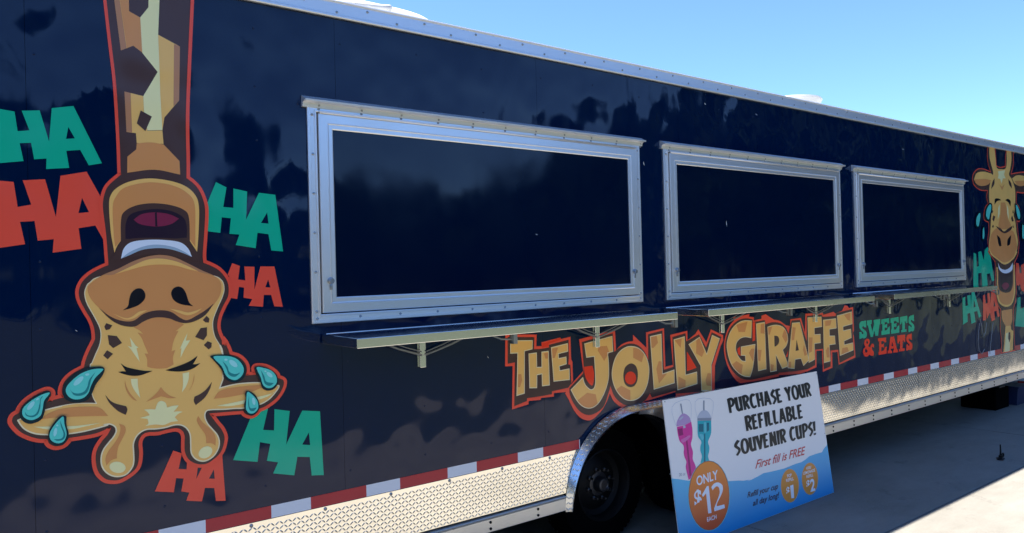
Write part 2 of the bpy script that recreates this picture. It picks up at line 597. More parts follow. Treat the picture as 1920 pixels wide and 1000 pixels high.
for a, b in ((TL_, 2.822), (4.785, TR_)):
    mb = MB()
    mb.prof_x(a, b, [(.02, .343), (-.010, .343), (-.012, .346), (-.012, .410), (-.020, .416), (-.022, .424), (-.006, .4275), (.02, .4275)])
    o = mb.build('bottom_rail', 'rail_metal', trailer)
    mb = MB(); x = 2.62 if a < 0 else 5.02
    while a < x < b:
        for z in (.362, .395):
            mb.lathe((x, -.012, z), (0, -1, 0), [(.0075, 0), (.0075, .0035), (.005, .0055), (.0001, .006)], 8)
        x += -.32 if a < 0 else .32
    tag(mb.build('rail_bolt', 'dark_steel', o, True), kind='stuff')

# ------------------------------------------------------------------ tandem fender
def fender():
    outer, crest, inner = [], [], []
    n = 26
    def e(cx, a, b, t): return (cx+a*math.cos(t), AZ+b*math.sin(t))
    for i in range(n+1):
        t = math.pi-i/n*math.pi/2
        outer.append(e(AX, .535, .530, t)); crest.append((*e(AX, .503, .508, t), .03+.055*(i/n)))
    for i in range(1, 8):
        x = AX+(AX2-AX)*i/8
        outer.append((x, AZ+.530)); crest.append((x, AZ+.508, .085))
    for i in range(n+1):
        t = math.pi/2-i/n*math.pi/2
        outer.append(e(AX2, .535, .530, t)); crest.append((*e(AX2, .503, .508, t), .03+.055*(1-i/n)))
    N = len(outer)
    vs = [(x, -.0065, z) for x, z in outer]+[(x, -y*.85, z+.004*(z-AZ)) for x, z, y in crest]+[(x, -y, z-.006) for x, z, y in crest]
    fs = []
    for i in range(N-1):
        for k in (0, 1): fs.append((k*N+i, (k+1)*N+i, (k+1)*N+i+1, k*N+i+1))
    return outer, crest, vs, fs, N
outer, crest, vs, fs, N = fender()
# inner edge: first arch, cusp plate between, second arch
inn = []
cu = (AX+AX2)/2
n = 40
for i in range(N):
    x, z, y = crest[i]
    inn.append(None)
# arch lips as bands: crest line -> arch opening
def arch_pt(c, t): return (c+AA*math.cos(t), AZ+AB*math.sin(t))
t_c = math.acos((cu-AX)/AA)                      # where both arches meet
open_pts = []
for i in range(31):
    open_pts.append(arch_pt(AX, math.pi-(math.pi-t_c)*i/30))
for i in range(1, 31):
    open_pts.append(arch_pt(AX2, (math.pi-t_c)-(math.pi-t_c)*i/30))
crest_low = [(x, -y, z-.006) for x, z, y in crest]
# face plate between crest and opening (flat in y, slightly behind the crest)
M = len(open_pts)
def at_param(L, u):
    """point at arc-length fraction u"""
    d = [0]
    for a, b in zip(L[:-1], L[1:]): d.append(d[-1]+(Vector(b)-Vector(a)).length)
    t = u*d[-1]
    for i in range(len(L)-1):
        if d[i+1] >= t:
            f = (t-d[i])/max(d[i+1]-d[i], 1e-9)
            return Vector(L[i]).lerp(Vector(L[i+1]), f)
    return Vector(L[-1])
mb = MB(); mb.add(vs, fs)
K = 60
def crest_at_x(x, side):
    return None
cl = [Vector(p) for p in crest_low]
def crest_for(i):
    """matching crest point for opening point i"""
    x, z = open_pts[i]
    if x <= AX:  t = math.atan2((z-AZ)/AB, (x-AX)/AA); return Vector((AX+.503*math.cos(t), -.03-.055*max(0, math.sin(t)*1.0 if t < math.pi else 0)**1.0, AZ+.508*math.sin(t)-.006))
    if x >= AX2: t = math.atan2((z-AZ)/AB, (x-AX2)/AA); return Vector((AX2+.503*math.cos(t), -.03-.055*max(0, math.sin(t)), AZ+.508*math.sin(t)-.006))
    return Vector((x, -.085, AZ+.508-.006))
rows = []
for i in range(M):
    a = crest_for(i); x, z = open_pts[i]
    b = Vector((x, a.y+.012 if AX < x < AX2 else a.y*.25+.01, z))
    rows.append((a, b, Vector((x, .10, z))))
k0 = len(mb.v)
mb.v += [r for row in rows for r in row]
for i in range(M-1):
    for q in (0, 1):
        mb.f.append((k0+i*3+q, k0+i*3+q+1, k0+(i+1)*3+q+1, k0+(i+1)*3+q)); mb.m.append(0)
fen = mb.build('fender', 'fender_metal', trailer)
smooth_by_angle(fen, 35)
mb = MB()
# lugs on the fender plate: on the outer slope and on the cusp between the arches
for i in range(0, N-1):
    a, b = Vector(vs[i]), Vector(vs[N+i]); a2, b2 = Vector(vs[i+1]), Vector(vs[N+i+1])
    L = (a2-a).length; nn = max(1, int(L/.019))
    for q in range(nn):
        f = (q+.5)/nn
        for h in (.25, .55, .85):
            p = a.lerp(a2, f).lerp(b.lerp(b2, f), h)
            d = (a2-a).normalized(); e_ = (b-a).normalized(); nrm = d.cross(e_)
            if nrm.y > 0: nrm = -nrm
            ang = R(42 if (i+q+int(h*10)) % 2 else -42)
            u = (d*math.cos(ang)+e_*math.sin(ang)); v = nrm.cross(u)
            mb.add([p-u*.0125, p-v*.0036, p+u*.0125, p+v*.0036, p+nrm*.0026], [(0,1,4),(1,2,4),(2,3,4),(3,0,4)])
for x in [AX+.02+.0192*k for k in range(48)]:
    for z in [.55+.0192*k for k in range(15)]:
        if AX < x < AX2 and z > arch_z(x)+.012 and z < AZ+.495:
            lug(mb, x, z, -.0735-.0115*(z-arch_z(x))/(AZ+.502-arch_z(x)), R(42 if (round(x/.0192)+round(z/.0192)) % 2 else -42))
tag(mb.build('tread_lug', 'tread_lug', fen), kind='stuff')
# dark wheel box behind the openings
mb = MB()
mb.add([(2.86,.10,.33),(2.86,.62,.33),(2.86,.62,.856),(2.86,.10,.856),(4.84,.10,.33),(4.84,.62,.33),(4.84,.62,.856),(4.84,.10,.856)],
       [(0,1,2,3),(4,7,6,5),(3,2,6,7),(1,5,6,2)])
mb.build('wheel_box', 'underbody', trailer)

# wheels
def wheel(cx, cy, cz, s, parent):
    ax = (0, -s, 0)
    mb = MB()
    mb.lathe((cx, cy, cz), ax, [(.21,-.11),(.30,-.115),(.345,-.10),(.362,-.06),(.364,0),(.362,.05),(.345,.09),(.30,.108),(.23,.104),(.212,.085)], 48)
    for k in range(64):
        t = 2*math.pi*k/64
        for o_, hw in ((-.06, .02), (0, .02), (.055, .02)):
            u = Vector((math.cos(t), 0, math.sin(t))); v = Vector((-math.sin(t), 0, math.cos(t)))
            c = Vector((cx, cy-s*o_, cz))+u*.361; y = Vector((0, hw, 0))
            mb.add([c-v*.011-y, c+v*.011-y, c+v*.011+y, c-v*.011+y, c-v*.009-y*.9+u*.009, c+v*.009-y*.9+u*.009, c+v*.009+y*.9+u*.009, c-v*.009+y*.9+u*.009],
                   [(4,5,6,7),(0,1,5,4),(1,2,6,5),(2,3,7,6),(3,0,4,7)])
    wv = mb.build('wheel', 'rubber', parent); smooth_by_angle(wv, 35)
    mb = MB()
    mb.lathe((cx, cy, cz), ax, [(.214,.088),(.222,.098),(.216,.102),(.205,.088),(.195,.030),(.165,.012),(.15,.018),(.125,.034),(.098,.040),(.07,.040)], 48)
    r_ = mb.build('rim', 'dark_steel', wv); smooth_by_angle(r_, 30)
    mb = MB()
    mb.lathe((cx, cy, cz), ax, [(.074,.036),(.074,.044),(.050,.048),(.046,.085),(.040,.096),(.030,.098),(.026,.092),(.0001,.092)], 28)
    h_ = mb.build('hub_cap', 'hub_steel', wv); smooth_by_angle(h_, 30)
    for k in range(8):
        t = 2*math.pi*(k+.3)/8
        mb = MB()
        c = (cx+.093*math.cos(t), cy, cz+.093*math.sin(t))
        mb.lathe(c, ax, [(.0125,.036),(.0125,.055),(.008,.057),(.007,.085),(.0001,.086)], 6)
        mb.build('lug_nut', 'hub_steel', wv)
for c in (AX-.05, AX2-.05):
    wheel(c, .27, .352, 1, trailer)
    wheel(c, 2.40, .352, -1, trailer)
mb = MB()
for c in (AX-.05, AX2-.05): mb.tube([(c, .25, .352), (c, 2.35, .352)], .045, 12)
mb.build('axle', 'underbody', trailer)

# ------------------------------------------------------------------ serving hatches
BX0, BX1, BZ0, BZ1 = 1.471, 3.390, 1.596, 2.352       # dark sheet of the first hatch
def frame_ring(x0, z0, x1, z1, prof):
    """mitred frame: prof = list of (grow outward, -y)"""
    mb = MB(); n = len(prof)
    cor = [(x0, z0, -1, -1), (x1, z0, 1, -1), (x1, z1, 1, 1), (x0, z1, -1, 1)]
    for x, z, sx, sz in cor:
        for g_, y in prof: mb.v.append(Vector((x+sx*g_, -y, z+sz*g_)))
    for k in range(4):
        k2 = (k+1) % 4
        for i in range(n-1):
            mb.f.append((k*n+i, k*n+i+1, k2*n+i+1, k2*n+i)); mb.m.append(0)
    return mb
def hatch(dx):
    x0, x1, z0, z1 = BX0+dx, BX1+dx, BZ0, BZ1
    # outer fixed frame
    mb = frame_ring(x0, z0, x1, z1, [(.073, .003), (.073, .015), (.0765, .0165), (.081, .0165), (.083, .011), (.100, .0105), (.102, .0125), (.111, .0125), (.1135, .010), (.1135, 0)])
    o = mb.build('serving_hatch', 'aluminium', trailer)
    mb = frame_ring(x0, z0, x1, z1, [(-.002, .010), (-.001, .020), (.003, .0225), (.020, .0225), (.0215, .0255), (.024, .0265), (.0265, .0255), (.028, .0240), (.064, .0240), (.067, .0215), (.068, .004)])
    f = mb.build('door_frame', 'aluminium', o)
    vs = [(x0-.004, -.0145, z0-.004), (x1+.004, -.0145, z0-.004), (x1+.004, -.0145, z1+.004), (x0-.004, -.0145, z1+.004)]
    obj('door_sheet', vs, [(0,1,2,3)], 'hatch_sheet', o)
    mb = frame_ring(x0, z0, x1, z1, [(.0675, .0045), (.074, .0045)])
    mb.build('door_gap', 'joint', o)
    # hinge bead under the head of the frame
    mb = MB(); zz = z1+.0715
    mb.tube([(x0-.062, -.026, zz), (x1+.062, -.026, zz)], .0058, 10)
    h = mb.build('hinge', 'aluminium', o, True)
    mb = MB()
    zc = z1+.1135
    mb.prof_x(x0-.136, x1+.136, [(0, zc-.022), (-.014, zc-.022), (-.018, zc-.004), (-.040, zc+.004), (-.040, zc+.0), (-.047, zc+.001), (-.048, zc+.008), (-.030, zc+.015), (-.008, zc+.028), (0, zc+.028)])
    c = mb.build('drip_cap', 'trim_aluminium', o)
    for xx in (x0-.028, x1+.028):
        mb = MB()
        zl = z0+.075
        mb.lathe((xx, -.024, zl), (0, -1, 0), [(.016, 0), (.016, .003), (.0125, .004), (.0125, .014), (.010, .017), (.004, .017), (.0035, .015), (.0001, .015)], 20)
        mb.box(xx-.006, -.030, zl-.040, xx+.006, -.024, zl-.012, bev=.0015)
        smooth_by_angle(mb.build('latch', 'bolt_metal', o), 40)
    mb = MB()
    def scr(x, y, z, r=.0062): mb.lathe((x, -y, z), (0, -1, 0), [(r, 0), (r, .0018), (r*.55, .0042), (.0001, .0046)], 10)
    nx = 11
    for i in range(nx):
        x = x0-.09+(x1-x0+.18)*i/(nx-1)
        scr(x, .0108, z0-.092)
        scr(x+.03, .0108, z1+.088)
        scr(x+.03, .0165, z1+.1025, .0052)
    for i in range(6):
        z = z0-.06+(z1-z0+.12)*i/5
        scr(x0-.092, .0108, z); scr(x1+.092, .0108, z)
    tag(mb.build('frame_screw', 'bolt_metal', o, True), kind='stuff')
for k in range(3): hatch(2.368*k)

# ------------------------------------------------------------------ fold-down shelves
def shelf(x0, x1, posts):
    ZS0, ZS1, DP = 1.392, 1.434, .358
    mb = MB()
    mb.box(x0, -DP, ZS0, x1, -.012, ZS1, bev=.003)
    o = mb.build('counter_shelf', 'shelf_metal', trailer)
    mb = MB(); mb.tube([(x0+.02, -.010, ZS1-.004), (x1-.02, -.010, ZS1-.004)], .008, 8)
    mb.build('hinge', 'shelf_metal', o, True)
    for px in posts:
        mb = MB()
        mb.box(px-.017, -.026, 1.236, px+.017, -.001, ZS0-.004, bev=.003)
        mb.box(px-.0215, -.010, 1.24, px-.018, -.001, ZS0-.004)
        # folding stays
        br = mb.build('bracket', 'shelf_metal', o)
        for s_ in (-1, 1):
            mb = MB()
            mb.tube([(px+s_*.010, -.030, 1.298), (px+s_*.06, -.036, 1.312), (px+s_*.15, -.05, 1.340), (px+s_*.27, -.07, 1.389)], .0058, 6)
            mb.tube([(px+s_*.014, -.036, 1.315), (px+s_*.10, -.044, 1.341), (px+s_*.23, -.06, 1.389)], .0030, 6)
            mb.build('stay', 'stay_steel', o)
        mb = MB()
        cx = px+.33
        mb.box(cx-.012, -.335, ZS0-.042, cx+.012, -.329, ZS0-.001); mb.box(cx-.012, -.309, ZS0-.042, cx+.012, -.303, ZS0-.001)
        mb.box(cx-.012, -.335, ZS0-.048, cx+.012, -.303, ZS0-.042)
        mb.tube([(cx-.11, -.30, ZS0-.004), (cx-.07, -.312, ZS0-.022), (cx-.012, -.32, ZS0-.026)], .005, 6)
        mb.build('keeper', 'bolt_metal', o)
shelf(1.400, 3.408, (1.912, 3.091))
shelf(3.690, 5.690, (4.271, 5.438))
shelf(6.000, 8.045, (6.616, 7.812))

# ------------------------------------------------------------------ roof fittings
def roof_lid(x0, x1, y0, y1, zb, zt):
    mb = MB(); n = 14
    vs = []; rows = 6
    for j in range(rows):
        t = j/(rows-1)
        ins = .30*(1-math.cos(t*math.pi/2)) if j else 0
        z = zb+(zt-zb)*math.sin(t*math.pi/2)
        cx, cy, hx, hy = (x0+x1)/2, (y0+y1)/2, (x1-x0)/2, (y1-y0)/2
        for k in range(4*n):
            a = 2*math.pi*k/(4*n)
            ex = 5.0-3*t*.5
            ca, sa = math.cos(a), math.sin(a)
            u = math.copysign(abs(ca)**(2/ex), ca); v = math.copysign(abs(sa)**(2/ex), sa)
            vs.append((cx+u*(hx-ins*hx), cy+v*(hy-ins*hy), z))
    fs = []
    for j in range(rows-1):
        for k in range(4*n):
            a, b = j*4*n+k, j*4*n+(k+1) % (4*n)
            fs.append((a, b, b+4*n, a+4*n))
    fs.append(tuple((rows-1)*4*n+k for k in range(4*n)))
    mb.add(vs, fs)
    return mb
lid = roof_lid(1.25, 2.52, .42, 1.10, 2.965, 3.185).build('roof_vent', 'roof_white', trailer, True)
tag(lid, 'white domed lid on the near part of the roof')
mb = MB(); mb.tube([(1.62, .44, 3.10), (1.95, .40, 3.115), (2.02, .41, 3.13)], .02, 8)
mb.build('lid_strap', 'roof_white', lid, True)
mb = MB()
mb.lathe((6.60, .86, 2.96), (0, 0, 1), [(.20, 0), (.20, .20), (.21, .22), (.275, .255), (.285, .275), (.275, .29), (.25, .285), (.22, .25), (.0001, .24)], 36)
o = mb.build('roof_vent', 'cowl_shaded_grey', trailer); smooth_by_angle(o, 40)
tag(o, 'round white vent cowl on the far part of the roof')

# ------------------------------------------------------------------ vinyl graphics
def letter_print(name, m, label, outline, *holes, layer=0):
    pr = wall_print()
    pr.fill(m, layer, outline, *holes)
    o = pr.build(name, trailer)
    o['label'] = label
    return o
HA_ = 'lettering'
letter_print(HA_, 'vinyl_teal', 'teal HA at the left edge, above the red one', '#a1 -60,630 0,640 85,655 103,770 172,765 127,650 232,648 287,830 303,635 430,622 597,958 520,970 470,880 388,885 405,985 270,992 272,930 200,935 182,838 115,840 138,945 0,957 -150,965', '#a1 400,745 438,812 387,815')
letter_print(HA_, 'vinyl_red', 'large red HA left of the giraffe jaw', '#a2 -60,105 0,115 75,122 97,260 172,247 125,113 248,107 308,315 333,88 477,65 555,205 562,260 580,460 525,362 433,377 448,490 290,512 296,437 208,446 190,337 110,342 138,465 0,485 -120,500', '#a2 452,210 490,288 432,294')
letter_print(HA_, 'vinyl_teal', 'teal HA right of the giraffe jaw', '#a4 308,123 366,152 348,260 404,265 404,158 480,175 474,330 545,182 635,193 678,505 613,500 597,410 537,402 527,487 417,470 437,412 382,408 390,322 340,317 332,403 255,393 255,250', '#a4 590,290 598,352 556,348')
letter_print(HA_, 'vinyl_red', 'small red HA right of the giraffe muzzle', '#a4 397,570 440,585 430,660 470,665 464,588 520,590 520,715 553,588 630,588 676,810 630,808 612,745 572,745 567,810 488,805 508,768 460,760 463,705 435,700 425,767 378,760 380,640 372,635', '#a4 596,660 608,704 580,702')
letter_print(HA_, 'vinyl_teal', 'large teal HA right of the giraffe horn', '#d5 365,477 393,487 358,640 437,643 440,490 550,503 524,745 640,500 768,505 795,965 708,968 694,835 605,833 583,967 430,953 466,873 385,862 410,740 335,728 318,870 142,857 270,545 330,500', '#d5 688,657 697,748 640,745')
letter_print(HA_, 'vinyl_red', 'red HA under the giraffe horn', '#d8 968,382 1063,413 1028,585 1115,588 1120,490 1200,525 1270,540 1350,530 1440,465 1505,400 1545,935 1438,938 1420,795 1318,793 1285,942 1110,935 1145,845 1057,832 1082,690 1000,685 975,842 765,832', '#d8 1240,555 1290,555 1222,695', '#d8 1415,590 1425,693 1362,690')
letter_print(HA_, 'vinyl_teal', 'teal HA behind the end of the far shelf', '#r2 205,65 227,75 232,185 250,178 245,58 270,50 292,130 300,40 325,15 340,40 382,300 362,310 345,240 318,245 325,340 280,345 272,235 245,240 245,340 203,350')
letter_print(HA_, 'vinyl_teal', 'teal HA under the far shelf', '#r2 110,450 133,440 136,520 158,512 150,430 180,425 184,520 188,400 212,398 270,605 250,620 235,560 210,568 222,655 187,670 175,575 152,585 155,650 115,678', '#r2 208,465 222,525 205,530')
letter_print(HA_, 'vinyl_red', 'red HA under the far shelf', '#r2 285,428 303,420 308,500 325,490 322,412 340,405 350,500 355,380 388,380 428,605 410,612 400,560 382,565 388,635 360,648 345,575 318,630 312,555 310,640 285,642', '#r2 378,470 392,520 376,524')
letter_print(HA_, 'vinyl_red', 'red HA right of the far giraffe', '#r2 565,150 590,155 597,240 615,235 610,170 660,140 680,420 650,405 615,390 600,330 590,345 570,340')
letter_print(HA_, 'vinyl_teal', 'teal HA right of the far giraffe neck', '#r2 580,450 605,440 605,540 640,530 670,440 670,700 560,690')

TEARS = []
def tear(pr, rim, body, core, hl, k=20):
    pr.fill('tear_rim', k, rim); pr.fill('tear_body', k+1, body)
    if core: pr.fill('tear_shade', k+2, core)
    for h in hl: pr.fill('tear_light', k+3, h)

# -- near giraffe, head hanging down
pr = wall_print()
SIL = ('a1 604,-165! 650,240 680,500 700,830 706,1000 a2 668,80! 600,140 575,190 566,250 574,330 585,420 597,580! 560,595 500,628 455,670 434,720 440,770 470,830 500,880 518,930 523,980 '
       'a3 490,110 465,160 445,210 436,248! d6 700,170 625,240 590,310 582,370 600,415! 530,430 450,455! 480,400 478,360 445,340 400,348 300,395 210,460 160,520 135,575! 85,605 62,650 75,700 150,780 250,830 350,855 430,858! '
       '450,900 490,925 540,932 600,915 640,880 665,845! 800,825 950,795 1093,735! d8 240,200 180,270 125,360 105,450 115,560 150,640 220,700 300,715 380,705 480,650 560,580 590,500 597,400 590,320 600,260 640,205 700,185 800,180 900,155 1000,140 1060,165 1085,220 1085,300 1090,400 1130,480 1200,525 1270,538 1350,525 1440,460 1500,390 1530,300 1535,220 1500,140 1450,80 '
       'd7 1335,850! d5 100,513 210,505! 225,525 262,538 300,525 330,490! 380,468 450,415 495,350 510,300 500,275 465,262! 455,235 420,205 370,182 310,178 290,195 300,237! 235,243! 243,200 225,150 180,110 120,92! 105,50 80,0 '
       'a6 1120,720 1080,640 1068,580 1080,510 1110,440 1145,370 1150,300 1130,240 1080,180 1020,145 968,125! a4 237,520 245,400 250,290 242,230 215,165 180,125 147,100! 147,0 a1 1090,700 1100,400 1122,-80!')
pr.rim('vinyl_red', 3, SIL, .0115, .002)
pr.fill('vinyl_brown', 4, SIL)
# neck
pr.fill('vinyl_yellow', 5, '#a1 662,-175 668,0 707,298 780,270 832,310 820,105 755,68 752,-140')
pr.fill('vinyl_shade_tan', 6, '#a1 662,-175 668,0 707,298 740,285 700,0 692,-165')
pr.fill('vinyl_tan', 6, '#a1 700,-165 702,0 742,284 780,270 832,310 820,105 755,68 752,-140')
pr.fill('vinyl_yellow', 5, '#a1 925,205 1053,275 1048,590 962,690 950,766 938,560 922,424')
pr.fill('vinyl_shade_tan', 6, '#a1 1018,260 1053,275 1048,590 1015,625')
pr.fill('vinyl_yellow', 5, '#a1 728,538 838,565 842,655 862,768 950,766 957,845 800,840 795,782 740,775')
pr.fill('vinyl_shade_tan', 6, '#a1 728,538 764,547 773,778 740,775')
pr.fill('vinyl_cream', 7, '#a1 870,-115 868,45 820,105 832,312 922,424 838,565 842,655 862,766 950,764 938,560 934,425 925,205 938,-125')
pr.fill('vinyl_brown', 8, '#a1 823,650 888,685 850,770 800,725')
pr.fill('vinyl_tan', 6, 'a2 700,72! a1 745,920! 797,877! 800,842! 880,836 957,848! 1050,945! a2 992,82! 850,55')
# lower jaw
pr.fill('vinyl_yellow', 6, 'a2 630,512! 610,400 600,250 612,190 650,150 720,118 820,103 930,115 1020,145 1075,195 1095,260 1093,400 1085,508! 1060,470 1040,440! 850,425 670,440! 645,475')
pr.fill('vinyl_tan', 7, 'a2 634,480! 625,400 620,260 640,200 690,152 820,125 950,142 1035,187 1072,250 1075,400 1075,480! 1045,440! 850,420 670,440!')
pr.fill('vinyl_brown', 8, 'a2 665,452! 665,340 680,290 740,255 830,240 930,248 1010,275 1040,320 1045,460!')
pr.fill('vinyl_mouth', 9, 'a2 690,435! 692,350 720,300 790,278 870,272 950,285 1010,320 1028,370 1028,430! 850,440')
pr.fill('vinyl_tongue', 10, 'a2 735,330! 780,300 850,290 930,300 985,325! 940,355 870,368 800,362 760,350')
pr.fill('vinyl_mouth', 11, '#a2 852,292 862,290 866,367 854,367')
pr.fill('vinyl_brown', 12, 'a2 632,515! 660,460 720,435 850,430 1000,440 1060,480 1085,510! 1100,560 860,520 620,560')
pr.fill('vinyl_white', 13, 'a2 665,545! 680,490 720,455 800,442 900,442 990,455 1035,490 1055,535! 1000,510 930,490 860,485 780,495 720,520')
pr.fill('vinyl_grey', 14, 'a2 665,545! 720,505 800,475 870,468 950,480 1010,505 1055,535! 1000,512 930,492 860,487 780,497 720,522')
# head, ears and horns
HEAD = ('a6 1105,790 1085,730 1045,660 1030,590 1035,530 1065,450 1100,370 1112,310 1090,250 1000,215 650,160 240,225 150,270 125,300 113,350 130,420 180,510 220,590 230,650 220,720 190,790 165,850 152,880 '
        'd6 905,370 955,485! 850,482 700,490 560,515 412,552 300,600 150,648 140,670 200,745 300,790 420,803 600,800 760,780 900,750 1060,705 '
        'd8 200,95 270,88 325,115 340,165 310,230 260,290 200,370 175,450 180,540 220,610 290,655 370,665 450,640 510,570 530,500 528,400 525,310 555,230 610,175 680,145 780,140 880,125 980,97 1060,100 1120,140 1155,210 1160,310 1165,400 1200,460 1260,492 1330,490 1410,440 1460,360 1472,280 1450,210 1400,150 1340,80 '
        'd7 1270,880 1285,820 1340,800 1500,795 1620,785 d5 220,480 330,455 400,415 450,360 470,322 440,320 330,300 200,305 120,318 d7 1442,550! 1485,435 d5 65,262 65,90 45,30')
pr.rim('vinyl_edge', 5, HEAD, .003, .002)
pr.fill('vinyl_yellow', 6, HEAD)
MUZ = 'a6 130,310 160,270 240,215 350,170 450,120 550,85 650,70 750,85 850,130 950,180 1040,220 1085,260 1095,310 1080,370 1030,440 960,500 890,545 830,555 770,530 720,495 660,480 590,485 530,520 480,560 430,580 360,560 290,520 210,450 150,380'
pr.fill('vinyl_tan', 8, MUZ)
pr.fill('vinyl_shade_tan', 9, 'a6 240,215! 350,170 450,120 550,85 650,70 750,85 850,130 950,180 1040,220! 930,190 850,150 760,115 660,97 560,105 450,150 325,210')
pr.fill('vinyl_brown', 9, 'a6 210,450! 280,505 350,538 420,550 470,540 530,497 600,474 680,470 740,485 800,525 850,540 920,505 980,468 1040,420! 980,502 900,549 830,562 770,549 720,529 650,520 590,527 530,552 480,583 430,588 360,573 290,532')
pr.fill('vinyl_yellow', 10, 'a6 325,210! 450,150 560,105 660,97 760,115 850,150 930,190! 850,172 760,147 650,140 540,150 430,180')
pr.fill('vinyl_yellow', 10, 'a6 310,492! 400,525 450,515 500,480 560,468! 510,498 460,528 400,535')
pr.fill('vinyl_yellow', 10, 'a6 720,458! 790,470 850,485 900,475 955,455! 910,488 850,505 790,488')
pr.fill('vinyl_black', 10, 'a6 383,470! 420,440 430,390 445,345 480,315 520,315 545,350 540,390 500,430 440,455')
pr.fill('vinyl_black', 10, 'a6 890,440! 860,410 840,350 815,310 780,298 745,315 732,350 750,395 800,425')
pr.fill('vinyl_tan', 8, 'a6 460,592! 520,547 590,527 660,520 730,527 790,552 825,572! 795,595 765,620! 785,618! 750,690 735,765! 762,755! 745,810 750,860! 700,885 640,890 590,885 560,875! 558,820 540,780! 568,783! 540,720 520,670 490,630! 530,640! 505,615')
for q in ('265,562 308,578 290,605 262,613 250,588', '275,648 340,655 378,705 315,742 285,715', '270,757 313,783 275,823 243,795', '988,510 1008,530 1003,558 978,556 960,540', '945,598 990,592 990,650 965,685 905,662', '995,692 1025,705 1022,735 1003,752 967,720'):
    pr.fill('vinyl_brown', 9, '#a6 '+q)
pr.fill('vinyl_cream', 9, '#a6 435,665 475,722 497,738 483,742 506,842 455,770 440,748 418,725 448,735')
pr.fill('vinyl_cream', 9, '#a6 850,632 838,688 870,685 832,745 798,814 806,740 795,748 820,690')
pr.fill('vinyl_black', 9, 'd7 285,258! 350,300 450,325 560,345 660,347! 590,375 500,402 420,405 340,390 255,360! 310,352 347,355! 320,310')
pr.fill('vinyl_black', 9, 'd7 810,340! 900,310 1000,275 1100,230 1187,170! 1160,225 1130,270! 1170,268 1218,257! 1150,310 1060,345 960,355 870,350')
pr.fill('vinyl_cream', 9, 'd7 405,440! 485,437! 490,530 515,665! 450,580 415,510')
pr.fill('vinyl_cream', 9, 'd7 1010,375! 1088,362! 1080,450 1050,530 1002,600! 1015,500')
pr.fill('vinyl_tan', 9, 'd7 335,450! 355,530 405,620 480,700! 430,680 370,610 340,530')
pr.fill('vinyl_tan', 9, 'd7 1150,370! 1140,470 1100,560 1030,630! 1082,580 1125,500')
pr.fill('vinyl_tan', 9, 'd7 757,535! 800,590 860,635 940,663! 860,668 800,655 760,645! 690,670 580,710! 660,650 720,590')
pr.fill('vinyl_cream', 9, 'd7 765,698 810,720 830,775! 900,755 965,750! 940,785 905,825! 960,820 1015,825! 960,850 920,890! 960,935! 880,945 790,980 690,975 575,992! 610,960 600,910! 510,898! 580,880 625,865! 600,830 560,800! 630,795 690,798! 710,740 730,710')
pr.fill('vinyl_brown', 9, 'd7 105,625! 160,690 230,730 350,760! 365,800 345,862! 260,820 190,760 140,700')
pr.fill('vinyl_brown', 9, 'd7 1355,475! 1330,560 1270,660 1165,748! 1142,700 1150,650! 1220,615 1290,560')
pr.fill('vinyl_tan', 9, 'd6 375,645! 430,595 550,545 700,520 850,515 980,525 1070,610! 900,612 700,618 500,630')
pr.fill('vinyl_cream', 9, 'd6 290,722! 450,720 700,715 850,700 1000,680! 850,715 700,745 500,752 400,745')
pr.fill('vinyl_tan', 9, 'd5 0,415! 40,362 130,335 330,315 345,335! 250,372 120,400')
pr.fill('vinyl_cream', 9, 'd5 20,465! 150,440 300,405 420,375 440,360! 380,402 250,442 120,467')
pr.fill('vinyl_tan', 9, 'd8 370,85! 430,110 440,170 400,260 360,340 345,420 345,465! 280,490 230,545! 220,470 250,390 310,310 365,220 385,140')
pr.fill('vinyl_tan', 9, 'd8 1240,0! 1290,70 1380,150 1430,230 1430,325! 1390,300 1330,300! 1320,210 1260,120 1225,50')
pr.fill('vinyl_cream', 9, ell('d8', 352, 565, 90, 62, 8)); pr.fill('vinyl_cream', 9, ell('d8', 1320, 400, 82, 60, -32))
# tears
tear(pr, 'd6 1030,130 1010,100 960,95 860,105 750,150 650,230 595,310 590,370 620,430 690,465 780,468 860,435 900,370 940,280 1000,200',
     'd6 1005,118 900,125 780,170 680,250 628,320 635,380 680,425 740,437 810,420 860,370 885,300 930,215 1005,140',
     'd6 665,325! 700,365 760,375 820,350 850,300 870,230 935,150! 890,230 870,310 840,370 780,398 710,390', [ell('d6', 757, 245, 66, 26, -42), ell('d6', 848, 178, 22, 12, -10)])
tear(pr, 'd6 470,365 430,350 350,380 250,440 170,510 145,570 160,640 220,685 290,685 370,645 405,570 420,470 465,400',
     'd6 452,365 380,385 280,440 195,510 172,565 190,620 250,650 310,640 365,600 385,530 400,450 450,385',
     'd6 200,565! 230,600 290,600 330,560 350,490 365,420 390,400! 365,440 360,520 335,590 280,620 215,605', [ell('d6', 262, 500, 56, 22, -50), ell('d6', 332, 432, 18, 10, -30)], 24)
tear(pr, 'd6 595,603 630,615 632,700 655,790 640,860 590,910 530,915 470,890 442,830 450,760 490,690 550,620',
     'd6 600,615 610,690 632,790 610,860 560,890 500,880 460,840 460,780 500,710 560,640',
     'd6 565,655! 575,720 600,790 580,840 500,850! 540,866 600,850 620,800 595,730', [ell('d6', 515, 775, 18, 45, 12), ell('d6', 535, 705, 12, 10)], 28)
tear(pr, 'd5 -25,105 60,95 130,105 190,135 228,190 222,250 180,290 120,292 75,260 50,200 0,140',
     'd5 -5,113 60,105 130,112 180,140 212,190 205,240 160,278 110,268 80,235 55,180',
     'd5 60,140! 95,180 110,220 150,235 190,225! 150,255 105,240 90,200', [ell('d5', 138, 160, 36, 18, 38), ell('d5', 85, 132, 12, 8)])
